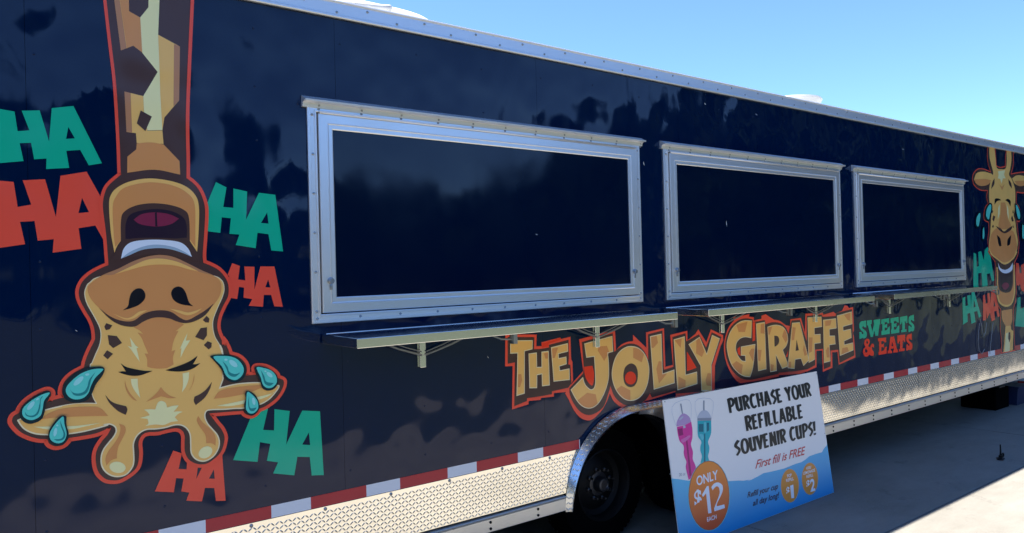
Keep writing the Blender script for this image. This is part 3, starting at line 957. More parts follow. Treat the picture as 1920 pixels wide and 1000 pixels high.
tear(pr, 'd5 290,190 330,178 390,195 445,240 462,290 440,335 395,355 350,340 330,290 310,240',
     'd5 305,190 350,190 410,210 445,250 450,295 420,330 380,335 350,310 335,260',
     'd5 335,205! 360,250 375,290 430,300! 400,320 365,305 350,260', [ell('d5', 398, 240, 26, 13, 40), ell('d5', 368, 215, 8, 6)], 24)
tear(pr, 'd5 220,375 240,355 290,380 320,430 325,480 300,520 262,535 225,510 215,460 225,410',
     'd5 238,365 275,385 310,430 315,480 285,515 250,515 228,485 230,430',
     'd5 250,390! 250,440 260,480 305,475! 285,500 255,495 243,450', [ell('d5', 283, 430, 12, 27, -10)], 28)
o = pr.build('giraffe_graphic', trailer); o['label'] = 'large laughing giraffe hanging head down, with teal tears'

# -- far giraffe, upright
pr = wall_print()
S2 = ('r1 236,66! 232,150 240,220 262,290! 200,265 150,265 115,300 105,345 120,395 170,435 235,440! 226,500 240,555! 215,590 203,640 205,690 240,710! 245,780 236,850 238,900 248,960 r2 335,60 388,140! 392,250 388,340 395,420 410,500 435,545! 432,700 440,800 442,915! '
      '555,893! 548,750 540,600 545,530! 560,470 568,350 560,250 550,150! 580,80 590,0 r1 497,860 480,700! 505,700 514,640 495,580 475,560! 478,480 480,455! 545,460 600,440 620,380 600,320 540,290 430,305! 450,220 450,95! 395,88! 385,160 385,240! 340,250 305,235! 300,150 292,66!')
pr.rim('vinyl_red', 3, S2, .010, .002)
pr.fill('vinyl_brown', 4, S2)
pr.fill('vinyl_yellow', 5, 'r1 246,72! 290,72! 300,170 312,250 350,262 385,255 395,200 394,100! 432,105! 435,180 425,260 415,310 440,350 465,430 468,520 465,600 455,650 470,720 478,800 490,880 480,960 r2 575,60 540,120 470,165 400,120 345,70 r1 245,900 255,800 260,700 265,620 250,560 245,470 250,400 270,330 280,290 262,220 248,150')
pr.fill('vinyl_yellow', 6, 'r1 115,350! 140,295 200,283 265,300! 275,320 250,380 190,405 140,390')
pr.fill('vinyl_tan', 7, 'r1 115,350! 200,345 262,355! 240,390 190,405 140,390')
pr.fill('vinyl_yellow', 6, 'r1 440,340! 480,315 540,320 590,355 545,400 490,400 460,380')
pr.fill('vinyl_tan', 7, 'r1 460,362! 530,360 590,358! 545,400 490,402')
pr.fill('vinyl_tan', 6, 'r1 345,545! 380,545! 395,600 405,680 430,745 375,775 325,750 340,650')
pr.fill('vinyl_tan', 7, 'r1 255,850 272,800 310,765 350,775 375,797 415,775 455,800 475,870 485,940 r2 565,40 540,105 470,148 400,108 345,45')
pr.fill('vinyl_brown', 8, 'r1 300,745! 340,765 372,792 408,765 445,742! 430,778 380,808 335,785')
pr.fill('vinyl_black', 8, 'r1 310,822! 338,850 350,915! 328,912'); pr.fill('vinyl_black', 8, 'r1 432,822! 422,900 398,915! 402,860')
pr.fill('vinyl_black', 8, 'r1 290,562! 295,515 325,512 347,525! 312,535'); pr.fill('vinyl_black', 8, 'r1 380,525! 405,515 428,535 425,580! 408,545')
pr.fill('vinyl_cream', 7, '#r1 320,280 380,270 372,310 385,340 362,340 350,385 338,345 318,340 325,310')
pr.fill('vinyl_cream', 7, '#r1 322,590 335,560 335,640 318,690'); pr.fill('vinyl_cream', 7, '#r1 395,560 408,600 412,690 398,640')
pr.fill('vinyl_tan', 7, '#r1 330,390 353,412 378,388 355,442')
pr.fill('vinyl_brown', 7, 'r1 262,430! 270,380 290,338! 288,390'); pr.fill('vinyl_brown', 7, 'r1 408,345! 432,380 440,428! 415,392')
for q in ('268,605 280,620 270,640 263,630', '280,655 297,665 285,710 272,690', '278,735 285,745 278,765 270,750', '448,605 455,640 443,630', '440,655 455,700 440,710 432,680', '450,735 455,760 447,760'):
    pr.fill('vinyl_brown', 7, '#r1 '+q)
for q, b in (('r1 262,555 240,555 212,600 205,650 215,690 240,705 255,650 268,600', 'r1 255,566 240,568 220,605 214,650 222,678 237,688 247,645 257,600'),
             ('r1 165,622 135,650 122,700 125,750 150,765 165,720 172,660', 'r1 160,636 140,660 130,702 134,740 148,748 157,712 164,660'),
             ('r1 190,740 180,800 180,860 195,870 205,820 200,760', 'r1 190,760 185,800 185,848 194,854 199,820 196,770'),
             ('r1 460,555 480,565 508,620 512,680 492,700 470,650 462,600', 'r1 468,568 482,578 500,624 503,672 492,686 477,645 470,600'),
             ('r1 520,720 540,740 548,830 535,870 518,840', 'r1 524,740 537,755 541,826 533,854 523,832')):
    pr.fill('tear_rim', 20, q); pr.fill('tear_body', 21, b)
pr.fill('vinyl_yellow', 6, 'r2 398,185! 402,300 398,400 420,490 475,525 530,500 557,400 553,250 552,165! 470,215')
pr.fill('vinyl_tan', 7, 'r2 405,200! 408,300 408,400 428,478 475,508 522,490 546,400 546,250 545,180! 470,215')
pr.fill('vinyl_brown', 8, 'r2 402,150! 412,235 412,330 428,385 475,405 518,390 538,330 540,225 542,140! 470,180')
pr.fill('vinyl_mouth', 9, 'r2 417,232! 450,242 500,242 530,228! 528,330 508,378 475,392 440,378 422,330')
pr.fill('vinyl_tongue', 10, 'r2 443,352 455,325 475,318 495,325 503,350 475,380')
pr.fill('vinyl_white', 11, 'r2 410,150! 430,195 470,210 510,190 535,148! 530,210 490,238 450,235 420,205')
pr.fill('vinyl_tan', 6, 'r2 442,558! 530,543! 532,630 520,685! 475,690! 446,630')
pr.fill('vinyl_yellow', 6, '#r2 475,690 520,685 525,720 541,732 537,896 457,912 470,750')
pr.fill('vinyl_cream', 7, '#r2 478,750 505,740 512,860 510,902 466,910')
pr.fill('vinyl_brown', 8, '#r2 500,745 515,738 517,790 507,828 497,790')
o = pr.build('giraffe_graphic', trailer); o['label'] = 'smaller upright laughing giraffe beyond the third hatch'

# -- the title: backing film with letters of their own
pr = wall_print()
THE_R = '#b1 42,103 388,103 383,233 441,230 441,188 650,136 655,152 760,127 768,378 782,405 788,610 772,640 745,700 735,745 728,735 578,748 577,787 435,803 430,823 300,835 297,872 115,930 122,450 40,455'
THE_B = '#b1 68,130 360,133 358,265 430,262 525,245 520,218 738,160 742,370 735,430 758,440 770,640 735,690 555,728 555,760 420,785 280,805 280,835 140,893 147,410 68,425'
JOL_R = 'b2 127,182! 463,95! 473,285! 520,235 580,207 632,200! 632,140! 757,262! b3 60,242! 247,197! 262,600! 340,580! 312,268! 490,225! 492,325! 575,255! 605,210! 688,345! 735,210! 862,270! 865,325! 835,390! 778,590! 775,850! 620,870! 372,905! 368,862! 108,942! 40,960! b2 740,790 620,835 520,815 450,760 415,690! 385,770 330,860 240,938 150,925 80,850 30,750 -5,690! 20,650! 65,590! 165,480!'
JOL_B = 'b2 152,208! 442,125! 456,300! 520,250 600,222 680,240 740,300 775,380! b3 80,262! 230,222! 245,632! 345,600! 335,290! 470,250! 480,335! 610,262! 685,400! 745,240! 845,290! 745,590! 745,850! 630,860! 370,880! 365,850! 120,920! 100,860! b2 790,690 740,760 640,805 540,790 460,720 420,620! 400,690 350,820 240,890 150,870 80,790 40,700 35,640! 165,500! 170,440!'
GIR_R = 'b4 215,160! 405,120! 400,150! 455,155! 455,195! 545,175! 545,140! 595,122! 690,185! 760,200 830,250! 880,260! 885,180! b5 258,228! 305,400! 310,178! 515,165! 520,190! 640,155! 660,175! 738,145! 770,80! 805,85! 820,112! 868,100! 880,380! 868,400! 880,450! 898,690! 700,778! 685,625! 625,630! 628,810! 515,860! 505,610! 440,612! 440,805! 340,850! 250,880! 0,900! b4 750,850! 620,880! 440,910! 300,930! 240,890 170,780 120,640 105,500 125,370 170,260 225,195!'
GIR_B = 'b4 440,180! 445,215! 470,210! 585,190! 590,240! 680,215 770,230 830,280 860,350! 895,205! b5 150,258! 245,250! 325,500! 325,205! 500,190! 510,215! 665,205! 670,170! 855,125! 862,310! 870,520! 885,665! 710,755! 695,600! 605,610! 605,795! 525,830! 515,590! 425,600! 425,780! 330,830! 200,850! 0,870! b4 740,820! 480,880! 400,890 300,870 200,780 140,650 120,500 135,390 180,280 260,200 350,170'
pr.fill('vinyl_red', 0, THE_R); pr.fill('vinyl_brown', 2, THE_B)
pr.fill('vinyl_red', 1, JOL_R); pr.fill('vinyl_brown', 3, JOL_B)
pr.fill('vinyl_red', 1, GIR_R); pr.fill('vinyl_brown', 3, GIR_B)
pr.fill('vinyl_bright_red', 4, 'b2 172,440! 250,430! 265,500 260,590 240,615 195,560 175,490'); pr.fill('vinyl_bright_red', 6, ell('b2', 607, 545, 52, 61))
pr.fill('vinyl_bright_red', 4, '#b3 485,440 585,610 487,645'); pr.fill('vinyl_bright_red', 4, '#b4 440,215 470,215 470,430 440,440')
pr.fill('vinyl_bright_red', 4, '#b4 290,500 262,530 270,590 300,610'); pr.fill('vinyl_bright_red', 4, '#b4 830,625 860,540 848,620')
pr.fill('vinyl_bright_red', 1, '#b1 445,200 650,142 655,160 520,205 518,235 445,250')
title = pr.build('lettering', trailer); title['label'] = 'red and brown backing of the big title lettering'
def tl(face, holes, patches, nm):
    pr = wall_print()
    pr.rim('vinyl_edge', 8, face, .0, .0045)
    pr.fill('vinyl_yellow', 5, face, *holes)
    for q in patches: pr.fill('vinyl_tan', 6, q)
    o = pr.build('letter', title); o['label'] = 'yellow spotted letter '+nm
tl('#b1 92,167 340,165 337,265 252,287 252,752 162,780 172,310 92,313', [], ['#b1 182,540 215,538 225,610 200,685 178,680'], 'T')
tl('#b1 295,312 385,300 388,460 437,458 437,292 515,282 528,663 443,673 440,540 390,550 388,693 303,695', [], ['#b1 465,310 512,302 508,368 480,368'], 'H')
tl('#b1 542,243 727,198 730,290 626,317 628,363 710,345 714,430 635,455 640,497 745,476 748,603 570,622', [], ['#b1 555,258 620,247 585,360 555,362'], 'E')
tl('b2 172,222! 435,150! 443,298! 393,312! 403,420 400,560 360,690 300,790 230,830 160,815 100,755 45,655! 160,535! 180,600 215,640 245,650 270,620 275,540 265,345! 192,355!', [], ['#b2 305,250 385,243 408,305 360,385 300,290', 'b2 200,683! 280,697! 298,785! 230,826 160,810 108,756!'], 'J')
tl('b2 610,245 680,262 740,320 775,410 780,510 760,620 710,710 640,755 560,750 490,690 445,600 430,500 450,390 490,310 550,260', ['b2 610,408 560,440 540,510 550,590 590,628 640,620 670,570 675,490 655,430'], ['b2 632,262! 690,272 733,322! 712,398! 632,355!', 'b2 520,617! 605,660! 606,754! 550,741 500,697 470,655!'], 'O')
tl('#b3 98,282 217,255 230,670 352,628 355,770 138,838', [], ['#b2 800,160 852,152 865,215 820,265 803,260', '#b3 190,540 226,545 230,672 275,672 192,775 165,620'], 'L')
tl('#b3 345,315 460,282 470,682 588,650 592,778 385,845', [], ['#b3 357,325 430,305 418,403', '#b3 395,700 470,740 470,815 395,840'], 'L')
tl('#b3 500,365 615,288 690,465 745,268 825,305 738,580 742,850 635,850 625,590', [], ['#b3 582,330 612,294 666,440 640,498 580,460', '#b3 700,665 740,670 740,800 690,795 678,740'], 'Y')
tl('b4 430,195! 330,195 250,235 185,310 145,410 135,500 155,620 200,730 270,810 340,850 410,858! 445,730 470,470! 302,500! 302,605! 350,608! 355,670! 310,660 265,600 242,530 250,460 290,410 350,390 422,402!', [], ['#b4 250,245 380,208 350,330 275,330', '#b4 395,575 425,525 463,525 457,670 440,670', 'b4 250,670! 325,715! 308,830! 240,778 198,712!'], 'G')
tl('#b4 480,232 580,212 600,765 503,788', [], ['#b4 535,240 578,232 580,350 532,345', '#b4 495,535 545,540 530,668 505,668'], 'I')
tl('b4 612,268! 680,248 740,248 800,275 840,340 852,420 835,490 793,540! 848,690! 850,735! 785,760! 712,600! 722,785! 645,800!', ['b4 693,372! 730,378 750,410 745,460 715,495 697,500!'], ['#b4 620,278 670,262 640,360 616,362', '#b4 810,297 848,355 848,420 825,455 785,380', '#b4 650,705 688,715 680,788 650,795'], 'R')
tl('#b5 152,285 240,278 340,680 350,722 285,790 255,705 188,715 180,825 100,815 105,755', ['#b5 205,480 232,605 193,615'], ['#b5 157,335 195,340 175,485 146,490', '#b5 290,540 328,655 298,675 280,600', '#b5 107,742 140,738 140,815 102,812'], 'A')
tl('#b5 332,222 495,212 502,332 413,345 415,420 483,415 487,520 415,530 418,715 345,755', [], ['#b5 347,455 392,455 385,620 350,640'], 'F')
tl('#b5 515,250 665,232 672,350 590,362 592,435 652,435 660,535 590,545 600,735 525,755', [], ['#b5 540,262 615,252 600,315 540,325', '#b5 570,565 588,580 593,690 560,690 548,610'], 'F')
tl('#b5 678,200 850,152 857,300 750,330 752,375 840,355 848,460 762,500 765,540 865,515 870,605 712,672', [], ['#b5 760,190 833,168 830,260 800,250', '#b5 740,580 800,568 820,622 730,658'], 'E')
# -- slab lettering under the third hatch
TE, RD = 'vinyl_teal', 'vinyl_bright_red'
SS1 = 'b6 235,215! 238,345! 200,340! 190,320 165,330 170,360 230,410 248,460 240,520 200,550 170,540 140,555! 110,560! 110,430! 150,430! 160,465 185,455 180,430 130,385 108,330 115,260 150,225 185,225 205,215!'
for m, q, h, nm in (
    (TE, SS1, [], 'S'),
    (TE, '#b6 248,215 340,200 340,275 322,282 350,420 385,275 375,205 500,183 500,285 487,290 460,495 410,503 390,400 365,518 320,522 268,300 250,305', [], 'W'),
    (TE, '#b6 520,195 668,165 670,265 640,265 615,240 583,247 583,290 615,285 630,260 632,360 610,345 585,345 585,400 620,395 650,340 680,320 682,462 525,487 522,410 540,400 540,275 520,275', [], 'E'),
    (TE, '#b6 692,172 845,145 848,250 815,245 795,222 755,228 755,275 790,268 803,245 805,340 785,328 758,330 758,385 795,380 825,322 857,302 860,440 705,462 700,385 712,380 712,255 692,255', [], 'E'),
    (TE, '#b6 868,148 1008,122 1010,255 985,262 965,215 960,380 990,375 995,420 895,438 892,392 912,390 910,225 895,280 868,285', [], 'T'),
    (TE, 'b6 1130,105! 1135,225! 1105,220! 1090,200 1075,215 1085,245 1130,290 1140,340 1130,400 1100,418 1080,410 1060,425! 1030,430! 1030,310! 1060,310! 1072,335 1090,330 1080,305 1040,265 1030,215 1040,150 1070,120 1095,118 1110,108!', [], 'S'),
    (RD, 'b6 250,555 290,565 305,620 275,690! 310,720! 340,650 380,660 385,720 350,700! 345,750! 380,800! 375,865 330,875! 295,850! 260,890 210,880 180,820 185,750 225,710! 200,650 210,590', ['b6 250,590 240,620 255,655! 270,620', 'b6 230,740 215,790 240,815 265,785!'], 'ampersand'),
    (RD, '#b6 458,545 610,530 612,620 585,625 560,595 520,600 520,660 550,655 570,630 572,735 550,710 520,715 520,790 560,780 590,715 620,700 622,832 470,860 468,800 480,795 482,600 460,605', [], 'E'),
    (RD, '#b6 690,520 760,510 815,760 830,755 832,805 745,820 742,775 760,765 752,735 705,745 700,780 720,775 722,825 640,832 640,780 660,775', ['#b6 725,610 745,690 712,695'], 'A'),
    (RD, '#b6 820,492 968,475 970,610 945,615 925,565 920,735 955,730 960,780 852,795 850,745 872,740 870,580 850,640 822,642', [], 'T'),
    (RD, 'b6 1090,455! 1095,575! 1065,570! 1050,550 1035,565 1045,595 1095,640 1105,690 1095,745 1060,765 1040,757 1020,775! 990,778! 990,660! 1015,655! 1030,685 1048,680 1040,655 1000,610 988,560 998,500 1030,472 1055,470 1070,458!', [], 'S')):
    letter_print('letter', m, ('teal' if m == TE else 'red')+' slab serif letter '+nm, q, *h)

# ------------------------------------------------------------------ leaning sign board
TILT = R(7.2)
SB = Vector((3.525, -.2295, .003)); SW, SH, ST = 1.74, .884, .006
SU = Vector((1, 0, 0)); SV = Vector((0, math.sin(TILT), math.cos(TILT))); SN = Vector((0, -math.cos(TILT), math.sin(TILT)))
def sign2(px, py):
    d = ray(px, py); t = (SB-CAM).dot(SN)/d.dot(SN)
    p = CAM+d*t-SB
    return (p.dot(SU), p.dot(SV))
def sign3(u, v, h): return SB+SU*u+SV*v+SN*h
UV_R = [sign2(1533.0, 698.5), sign2(1562.5, 924.0), sign2(1242.0, 748.5)]
SWR = (UV_R[0][0]+UV_R[1][0])/2; SHT = (UV_R[0][1]+UV_R[2][1])/2; SLF = UV_R[2][0]
def print_mat(name, c, rough=.32, grad=None):
    def f(t, b):
        if grad:
            sp = t.nodes.new('ShaderNodeSeparateXYZ'); t.links.new(pos_node(t), sp.inputs[0])
            mr = t.nodes.new('ShaderNodeMapRange'); mr.inputs['From Min'].default_value = grad[0]; mr.inputs['From Max'].default_value = grad[1]
            t.links.new(sp.outputs[2], mr.inputs['Value'])
            t.links.new(ramp(t, mr.outputs[0], [(0, srgb(*grad[2])), (1, srgb(*grad[3]))]), b.inputs['Base Color'])
    return mat(name, srgb(*c), rough, setup=f)
print_mat('board_white', (250, 247, 240)); print_mat('ink_black', (24, 30, 38)); print_mat('ink_red', (214, 66, 62))
print_mat('ink_blue', (40, 150, 205), .32, (0, .5, (0, 146, 214), (104, 206, 236)))
print_mat('ink_orange', (205, 110, 60), .32, (.05, .46, (222, 84, 46), (250, 150, 58)))
print_mat('ink_amber', (232, 150, 58)); print_mat('ink_amber_rim', (222, 166, 110)); print_mat('ink_orange_rim', (176, 96, 64))
print_mat('ink_white', (246, 248, 252)); print_mat('ink_navy', (20, 36, 70)); print_mat('ink_grey', (150, 156, 168)); print_mat('ink_pale', (196, 202, 214))
print_mat('ink_pink', (232, 56, 158)); print_mat('ink_pink_dark', (160, 28, 112)); print_mat('ink_pink_light', (232, 120, 186)); print_mat('ink_cyan', (26, 184, 194)); print_mat('ink_cyan_dark', (10, 112, 130)); print_mat('ink_cyan_light', (104, 204, 212)); print_mat('ink_lilac', (196, 160, 204))
sign = thing('sign_board', 'white and blue printed board about refillable cups leaning on the trailer fender', 'sign', tuple(SB+SU*SW/2))
def board():
    c = [(SLF, 0), (SWR, 0), (SWR, SHT), (SLF, SHT)]
    vs = [sign3(u, v, 0) for u, v in c]+[sign3(u, v, -ST) for u, v in c]
    return obj('board', vs, [(0,1,2,3),(7,6,5,4),(0,4,5,1),(1,5,6,2),(2,6,7,3),(3,7,4,0)], 'board_white', sign)
brd = board()
def sprint(): return Print(sign2, sign3, .0004, .00025)
pr = sprint()
wave = [(SLF+.001, sign2(1254.5, 897)[1])]
for c, pts in (('c3', '60,317 150,325 270,345 500,352 780,350 900,343 960,345 1040,330'), ('c4', '150,515 200,500 290,455 370,410 470,390 640,350 800,285 870,265 920,235 980,185 1060,155 1150,130 1180,75 1212,42')):
    o_ = CROP[c]
    for q in pts.split():
        x, y = q.split(','); wave.append(sign2(o_[0]+float(x)/o_[2], o_[1]+float(y)/o_[2]))
wave = [q for q in wave if q[0] < SWR-.001]+[(SWR-.001, wave[-1][1]+.01)]
pr.poly2('ink_blue', [wave+[(SWR-.001, .001), (SLF+.001, .001)]], 0)
tag(pr.build('printed_wave', sign), 'blue wave printed across the foot of the board')

def cup(paths, names):
    pr = sprint()
    for i, (m, q) in enumerate(paths): pr.fill(m, 2+i*.5, q)
    return pr
pr = cup([('ink_lilac', 'c1 165,410! 170,360 200,300 235,270 270,275 310,310 328,362! 250,395'), ('ink_pink', 'c1 170,415! 180,490 200,570 240,615 248,660 245,700 255,750 275,800 268,850 275,900 300,1000! 330,975 378,885 370,830 345,770 347,690 325,610 340,540 342,450 328,360! 250,398'),
          ('ink_grey', '#c1 205,160 220,158 238,270 225,272'), ('ink_pink_dark', '#c1 265,520 280,520 332,950 310,965'), ('ink_pink_light', 'c1 215,560 235,590 285,560 320,520 300,510 250,540'), ('ink_pale', 'c1 195,330 230,300 240,308 205,342'), ('ink_pale', '#c1 236,405 262,398 266,425 240,432'), ('ink_pink_dark', '#c1 180,440 230,430 240,505 195,515')], 0)
pr.rim('ink_pale', 1, [(1240+x/5.88, 730+y/5.88) for x, y in ((162,405),(135,330),(115,250),(118,195),(150,155),(210,128),(270,112),(310,125),(328,170),(330,230),(325,330))], .0012, .0012, False)
tag(pr.build('cup_picture', sign), 'pink bottle with a straw lid printed on the board')
pr = cup([('ink_pale', 'c1 395,345! 400,300 430,250 470,232 510,245 545,300 548,345!'), ('ink_cyan', 'c1 397,350! 548,345! 548,480 520,560 515,590 528,640 525,690 515,740 530,800! 480,830 430,815! 445,740 430,680 430,630 440,590 430,560 402,510'),
          ('ink_grey', '#c1 460,125 475,125 475,235 460,235'), ('ink_cyan_dark', '#c1 470,490 483,490 485,800 468,800'), ('ink_cyan_light', 'c1 420,500 445,560 465,540 455,500'), ('ink_grey', '#c1 397,318 548,315 548,345 397,348'), ('ink_cyan_dark', '#c1 410,385 462,383 462,470 412,470'), ('ink_cyan_light', '#c1 466,365 492,364 492,480 472,480'), ('ink_cyan_dark', '#c1 498,370 525,370 525,455 500,470')], 0)
pr.rim('ink_pale', 1, [(1240+x/5.88, 730+y/5.88) for x, y in ((400,330),(382,260),(370,200),(372,140),(400,108),(470,97),(540,106),(573,140),(572,210),(560,270),(550,330))], .0012, .0012, False)
tag(pr.build('cup_picture', sign), 'turquoise bottle with a straw lid printed on the board')

FONTS = {}
def text2(s, offs=0.0, shear=0.0):
    cu_ = bpy.data.curves.new('text', 'FONT'); cu_.body = s; cu_.size = 1; cu_.offset = offs; cu_.shear = shear; cu_.resolution_u = 4
    t = bpy.data.objects.new('text', cu_); COL.objects.link(t)
    dg = bpy.context.evaluated_depsgraph_get()
    me = bpy.data.meshes.new_from_object(t.evaluated_get(dg))
    V = [(v.co.x, v.co.y) for v in me.vertices]; F = [tuple(p.vertices) for p in me.polygons]
    bpy.data.objects.remove(t); bpy.data.curves.remove(cu_); bpy.data.meshes.remove(me)
    return V, F
def quad_map(crop, q):
    o_ = CROP[crop]
    P4 = [sign2(o_[0]+x/o_[2], o_[1]+y/o_[2]) for x, y in q]         # TL TR BR BL
    def f(a, b):
        t = [P4[3][i]*(1-a)*(1-b)+P4[2][i]*a*(1-b)+P4[1][i]*a*b+P4[0][i]*(1-a)*b for i in (0, 1)]
        return t
    return f
def text(s, crop, q, m, layer=6, offs=0.0, shear=0.0, nm=None):
    V, F = text2(s, offs, shear)
    x0 = min(v[0] for v in V); x1 = max(v[0] for v in V); y0 = min(v[1] for v in V); y1 = max(v[1] for v in V)
    f = quad_map(crop, q); pr = sprint(); h = pr.base+layer*pr.step
    pr.mb.add([sign3(*f((x-x0)/(x1-x0), (y-y0)/(y1-y0)), h) for x, y in V], F, pr.mi(m))
    o = pr.build('lettering', sign); o['label'] = 'printed words '+(nm or s)
    return o
pr = sprint()
pr.fill('ink_cyan_light', 3, ell('c3', 527, 532, 263, 442)); pr.fill('ink_orange_rim', 4, ell('c3', 527, 530, 256, 435)); pr.fill('ink_orange', 5, ell('c3', 527, 531, 249, 428))
pr.fill('ink_white', 6, '#c3 438,522 500,412 522,408 558,748 517,754 490,500 452,548')
pr.fill('ink_white', 6, 'c3 555,425! 590,380 640,365 690,395 700,450 680,520 630,620 620,665! 718,640! 725,685! 595,728! 590,690! 640,560 660,490 650,430 620,415 590,440 572,465!')
tag(pr.build('price_badge', sign), 'large orange oval badge with the price 12')
text('ONLY', 'c3', ((365,290),(634,206),(642,325),(375,412)), 'ink_white', 6, .02)
text('$', 'c3', ((336,468),(428,440),(442,678),(350,708)), 'ink_white', 6, .03)
text('EACH', 'c3', ((500,803),(618,765),(622,820),(505,858)), 'ink_white', 6, .015)
text('20 oz', 'c3', ((150,252),(230,236),(232,275),(153,291)), 'ink_grey', 6, -.005)
for cx, cy, rx, ry, lb in ((720, 578, 122, 226, 'amber oval badge with the price 1'), (988, 485, 110, 217, 'amber oval badge with the price 2')):
    pr = sprint()
    pr.fill('ink_amber_rim', 3, ell('c4', cx, cy, rx, ry)); pr.fill('ink_amber', 4, ell('c4', cx, cy, rx-7, ry-9))
    tag(pr.build('price_badge', sign), lb)
text('First fill is FREE', 'c4', ((280,232),(924,48),(918,164),(256,352)), 'ink_red', 5, .012, .12)
text('Refill your cup', 'c4', ((156,662),(566,540),(556,645),(148,764)), 'ink_navy', 5, .022, .12)
text('all day long!', 'c4', ((226,772),(576,655),(570,765),(220,876)), 'ink_navy', 5, .022, .12)
text('POP', 'c4', ((680,428),(740,412),(743,455),(683,470)), 'ink_white', 6, .02)
text('REFILL', 'c4', ((666,490),(767,460),(770,502),(669,530)), 'ink_white', 6, .02)
text('$', 'c4', ((668,598),(712,586),(716,698),(672,712)), 'ink_white', 6, .03)
text('1', 'c4', ((722,578),(764,562),(776,742),(738,748)), 'ink_white', 6, .03)
text('ICEE/', 'c4', ((938,330),(1004,310),(1007,346),(941,364)), 'ink_white', 6, .02)
text('LEMONADE', 'c4', ((897,395),(1054,347),(1057,388),(900,434)), 'ink_white', 6, .02)
text('REFILL', 'c4', ((939,440),(1029,413),(1032,452),(942,478)), 'ink_white', 6, .02, 0, 'REFILL above the price 2')
text('$', 'c4', ((938,508),(982,494),(986,608),(942,622)), 'ink_white', 6, .03)
text('2', 'c4', ((986,494),(1048,474),(1058,645),(994,662)), 'ink_white', 6, .03)

# chunky hand-cut capitals, drawn as tapering strokes
O_ = [(.5,.97),(.2,.85),(.08,.5),(.2,.14),(.5,.03),(.8,.14),(.92,.5),(.8,.85),(.5,.97)]
GL = {
 'P': [[(.18,1),(.16,0)], [(.1,.93),(.6,.95),(.9,.76),(.7,.52),(.18,.40)]],
 'U': [[(.12,1),(.14,.3),(.3,.08),(.55,.08),(.8,.22)], [(.82,1),(.86,0)]],
 'R': [[(.18,1),(.16,0)], [(.1,.93),(.6,.95),(.88,.78),(.7,.58),(.2,.47)], [(.4,.5),(.9,.02)]],
 'C': [[(.9,.86),(.5,.95),(.2,.75),(.12,.45),(.25,.15),(.55,.04),(.92,.16)]],
 'H': [[(.14,1),(.14,0)], [(.86,1),(.86,0)], [(.14,.5),(.86,.48)]],
 'A': [[(.48,1),(.06,0)], [(.48,1),(.94,0)], [(.22,.34),(.8,.28)]],
 'S': [[(.88,1),(.3,.78),(.24,.62),(.75,.42),(.78,.25),(.2,0)]],
 'E': [[(.16,1),(.14,0)], [(.16,.93),(.9,.95)], [(.16,.52),(.8,.52)], [(.14,.07),(.92,.08)]],
 'Y': [[(.06,1),(.48,.45)], [(.92,1),(.52,.5),(.5,0)]],
 'O': [O_],
 'F': [[(.18,1),(.16,0)], [(.16,.93),(.92,.95)], [(.16,.52),(.8,.53)]],
 'I': [[(.5,1),(.5,0)]],
 'L': [[(.16,1),(.16,.08)], [(.12,.08),(.9,.10)]],
 'B': [[(.16,1),(.16,0)], [(.1,.94),(.6,.95),(.82,.76),(.6,.55),(.2,.50)], [(.5,.52),(.92,.3),(.65,.06),(.12,.05)]],
 'V': [[(.06,1),(.5,0)], [(.94,1),(.52,.05)]],
 'N': [[(.14,0),(.16,1)], [(.16,1),(.84,0)], [(.84,0),(.84,1)]],
 '!': [[(.5,1),(.5,.3)], [(.5,.14),(.5,0)]],
}
WD = {'I': .45, '!': .42, 'O': 1.18, 'N': 1.12, 'A': 1.08, 'L': .86, 'F': .9, 'E': .88, 'S': .84, ' ': .5}
def hand_text(s, crop, q, th=.17):
    tot = sum(WD.get(c, 1) for c in s)
    f = quad_map(crop, q); pr = sprint(); x = 0; word = ''
    asp = .42                                     # advance of a plain letter / its height
    for c in s:
        w_ = WD.get(c, 1)
        if c != ' ':
            for si, st in enumerate(GL[c]):
                # unit space: X in letter heights
                pts = [Vector(((x+.10*w_+px_*w_*.80)*asp, py_)) for px_, py_ in st]
                closed = (st[0] == st[-1])
                if closed: pts = pts[:-1]
                # soften
                if len(pts) > 3:
                    out = []
                    n_ = len(pts)
                    for i in range(n_ if closed else n_-1):
                        p0 = pts[(i-1) % n_] if closed or i > 0 else pts[i]
                        p1, p2 = pts[i], pts[(i+1) % n_]
                        p3 = pts[(i+2) % n_] if closed or i+2 < n_ else p2
                        for k in range(4):
                            t = k/4
                            out.append(.5*((2*p1)+(p2-p0)*t+(2*p0-5*p1+4*p2-p3)*t*t+(-p0+3*p1-3*p2+p3)*t**3))
                    if not closed: out.append(pts[-1])
                    pts = out
                n_ = len(pts); A, B = [], []
                for i, p in enumerate(pts):
                    if closed: d = pts[(i+1) % n_]-pts[i-1]
                    else: d = pts[min(i+1, n_-1)]-pts[max(i-1, 0)]
                    d.normalize(); nn = Vector((-d.y, d.x))
                    hw = th*.5*(.94 if closed else 1.12-.32*(i/(n_-1)))
                    A.append(p+nn*hw); B.append(p-nn*hw)
                L = A+B
                h = pr.base+(5+.15*si)*pr.step
                vs = [sign3(*f(v.x/(tot*asp), v.y), h) for v in L]
                fs = [(n_+i, n_+(i+1) % n_, (i+1) % n_, i) for i in range(n_ if closed else n_-1)]
                pr.mb.add(vs, fs, pr.mi('ink_black'))
            word += c
        x += w_
        if c == ' ' or (word and len(word) == len(s.split()[-1]) and s.endswith(word) and x >= tot-1e-6):
            o = pr.build('lettering', sign); o['label'] = 'printed word '+word
            pr = sprint(); word = ''
hand_text('PURCHASE YOUR', 'c2', ((68,270),(932,97),(958,238),(92,418)))
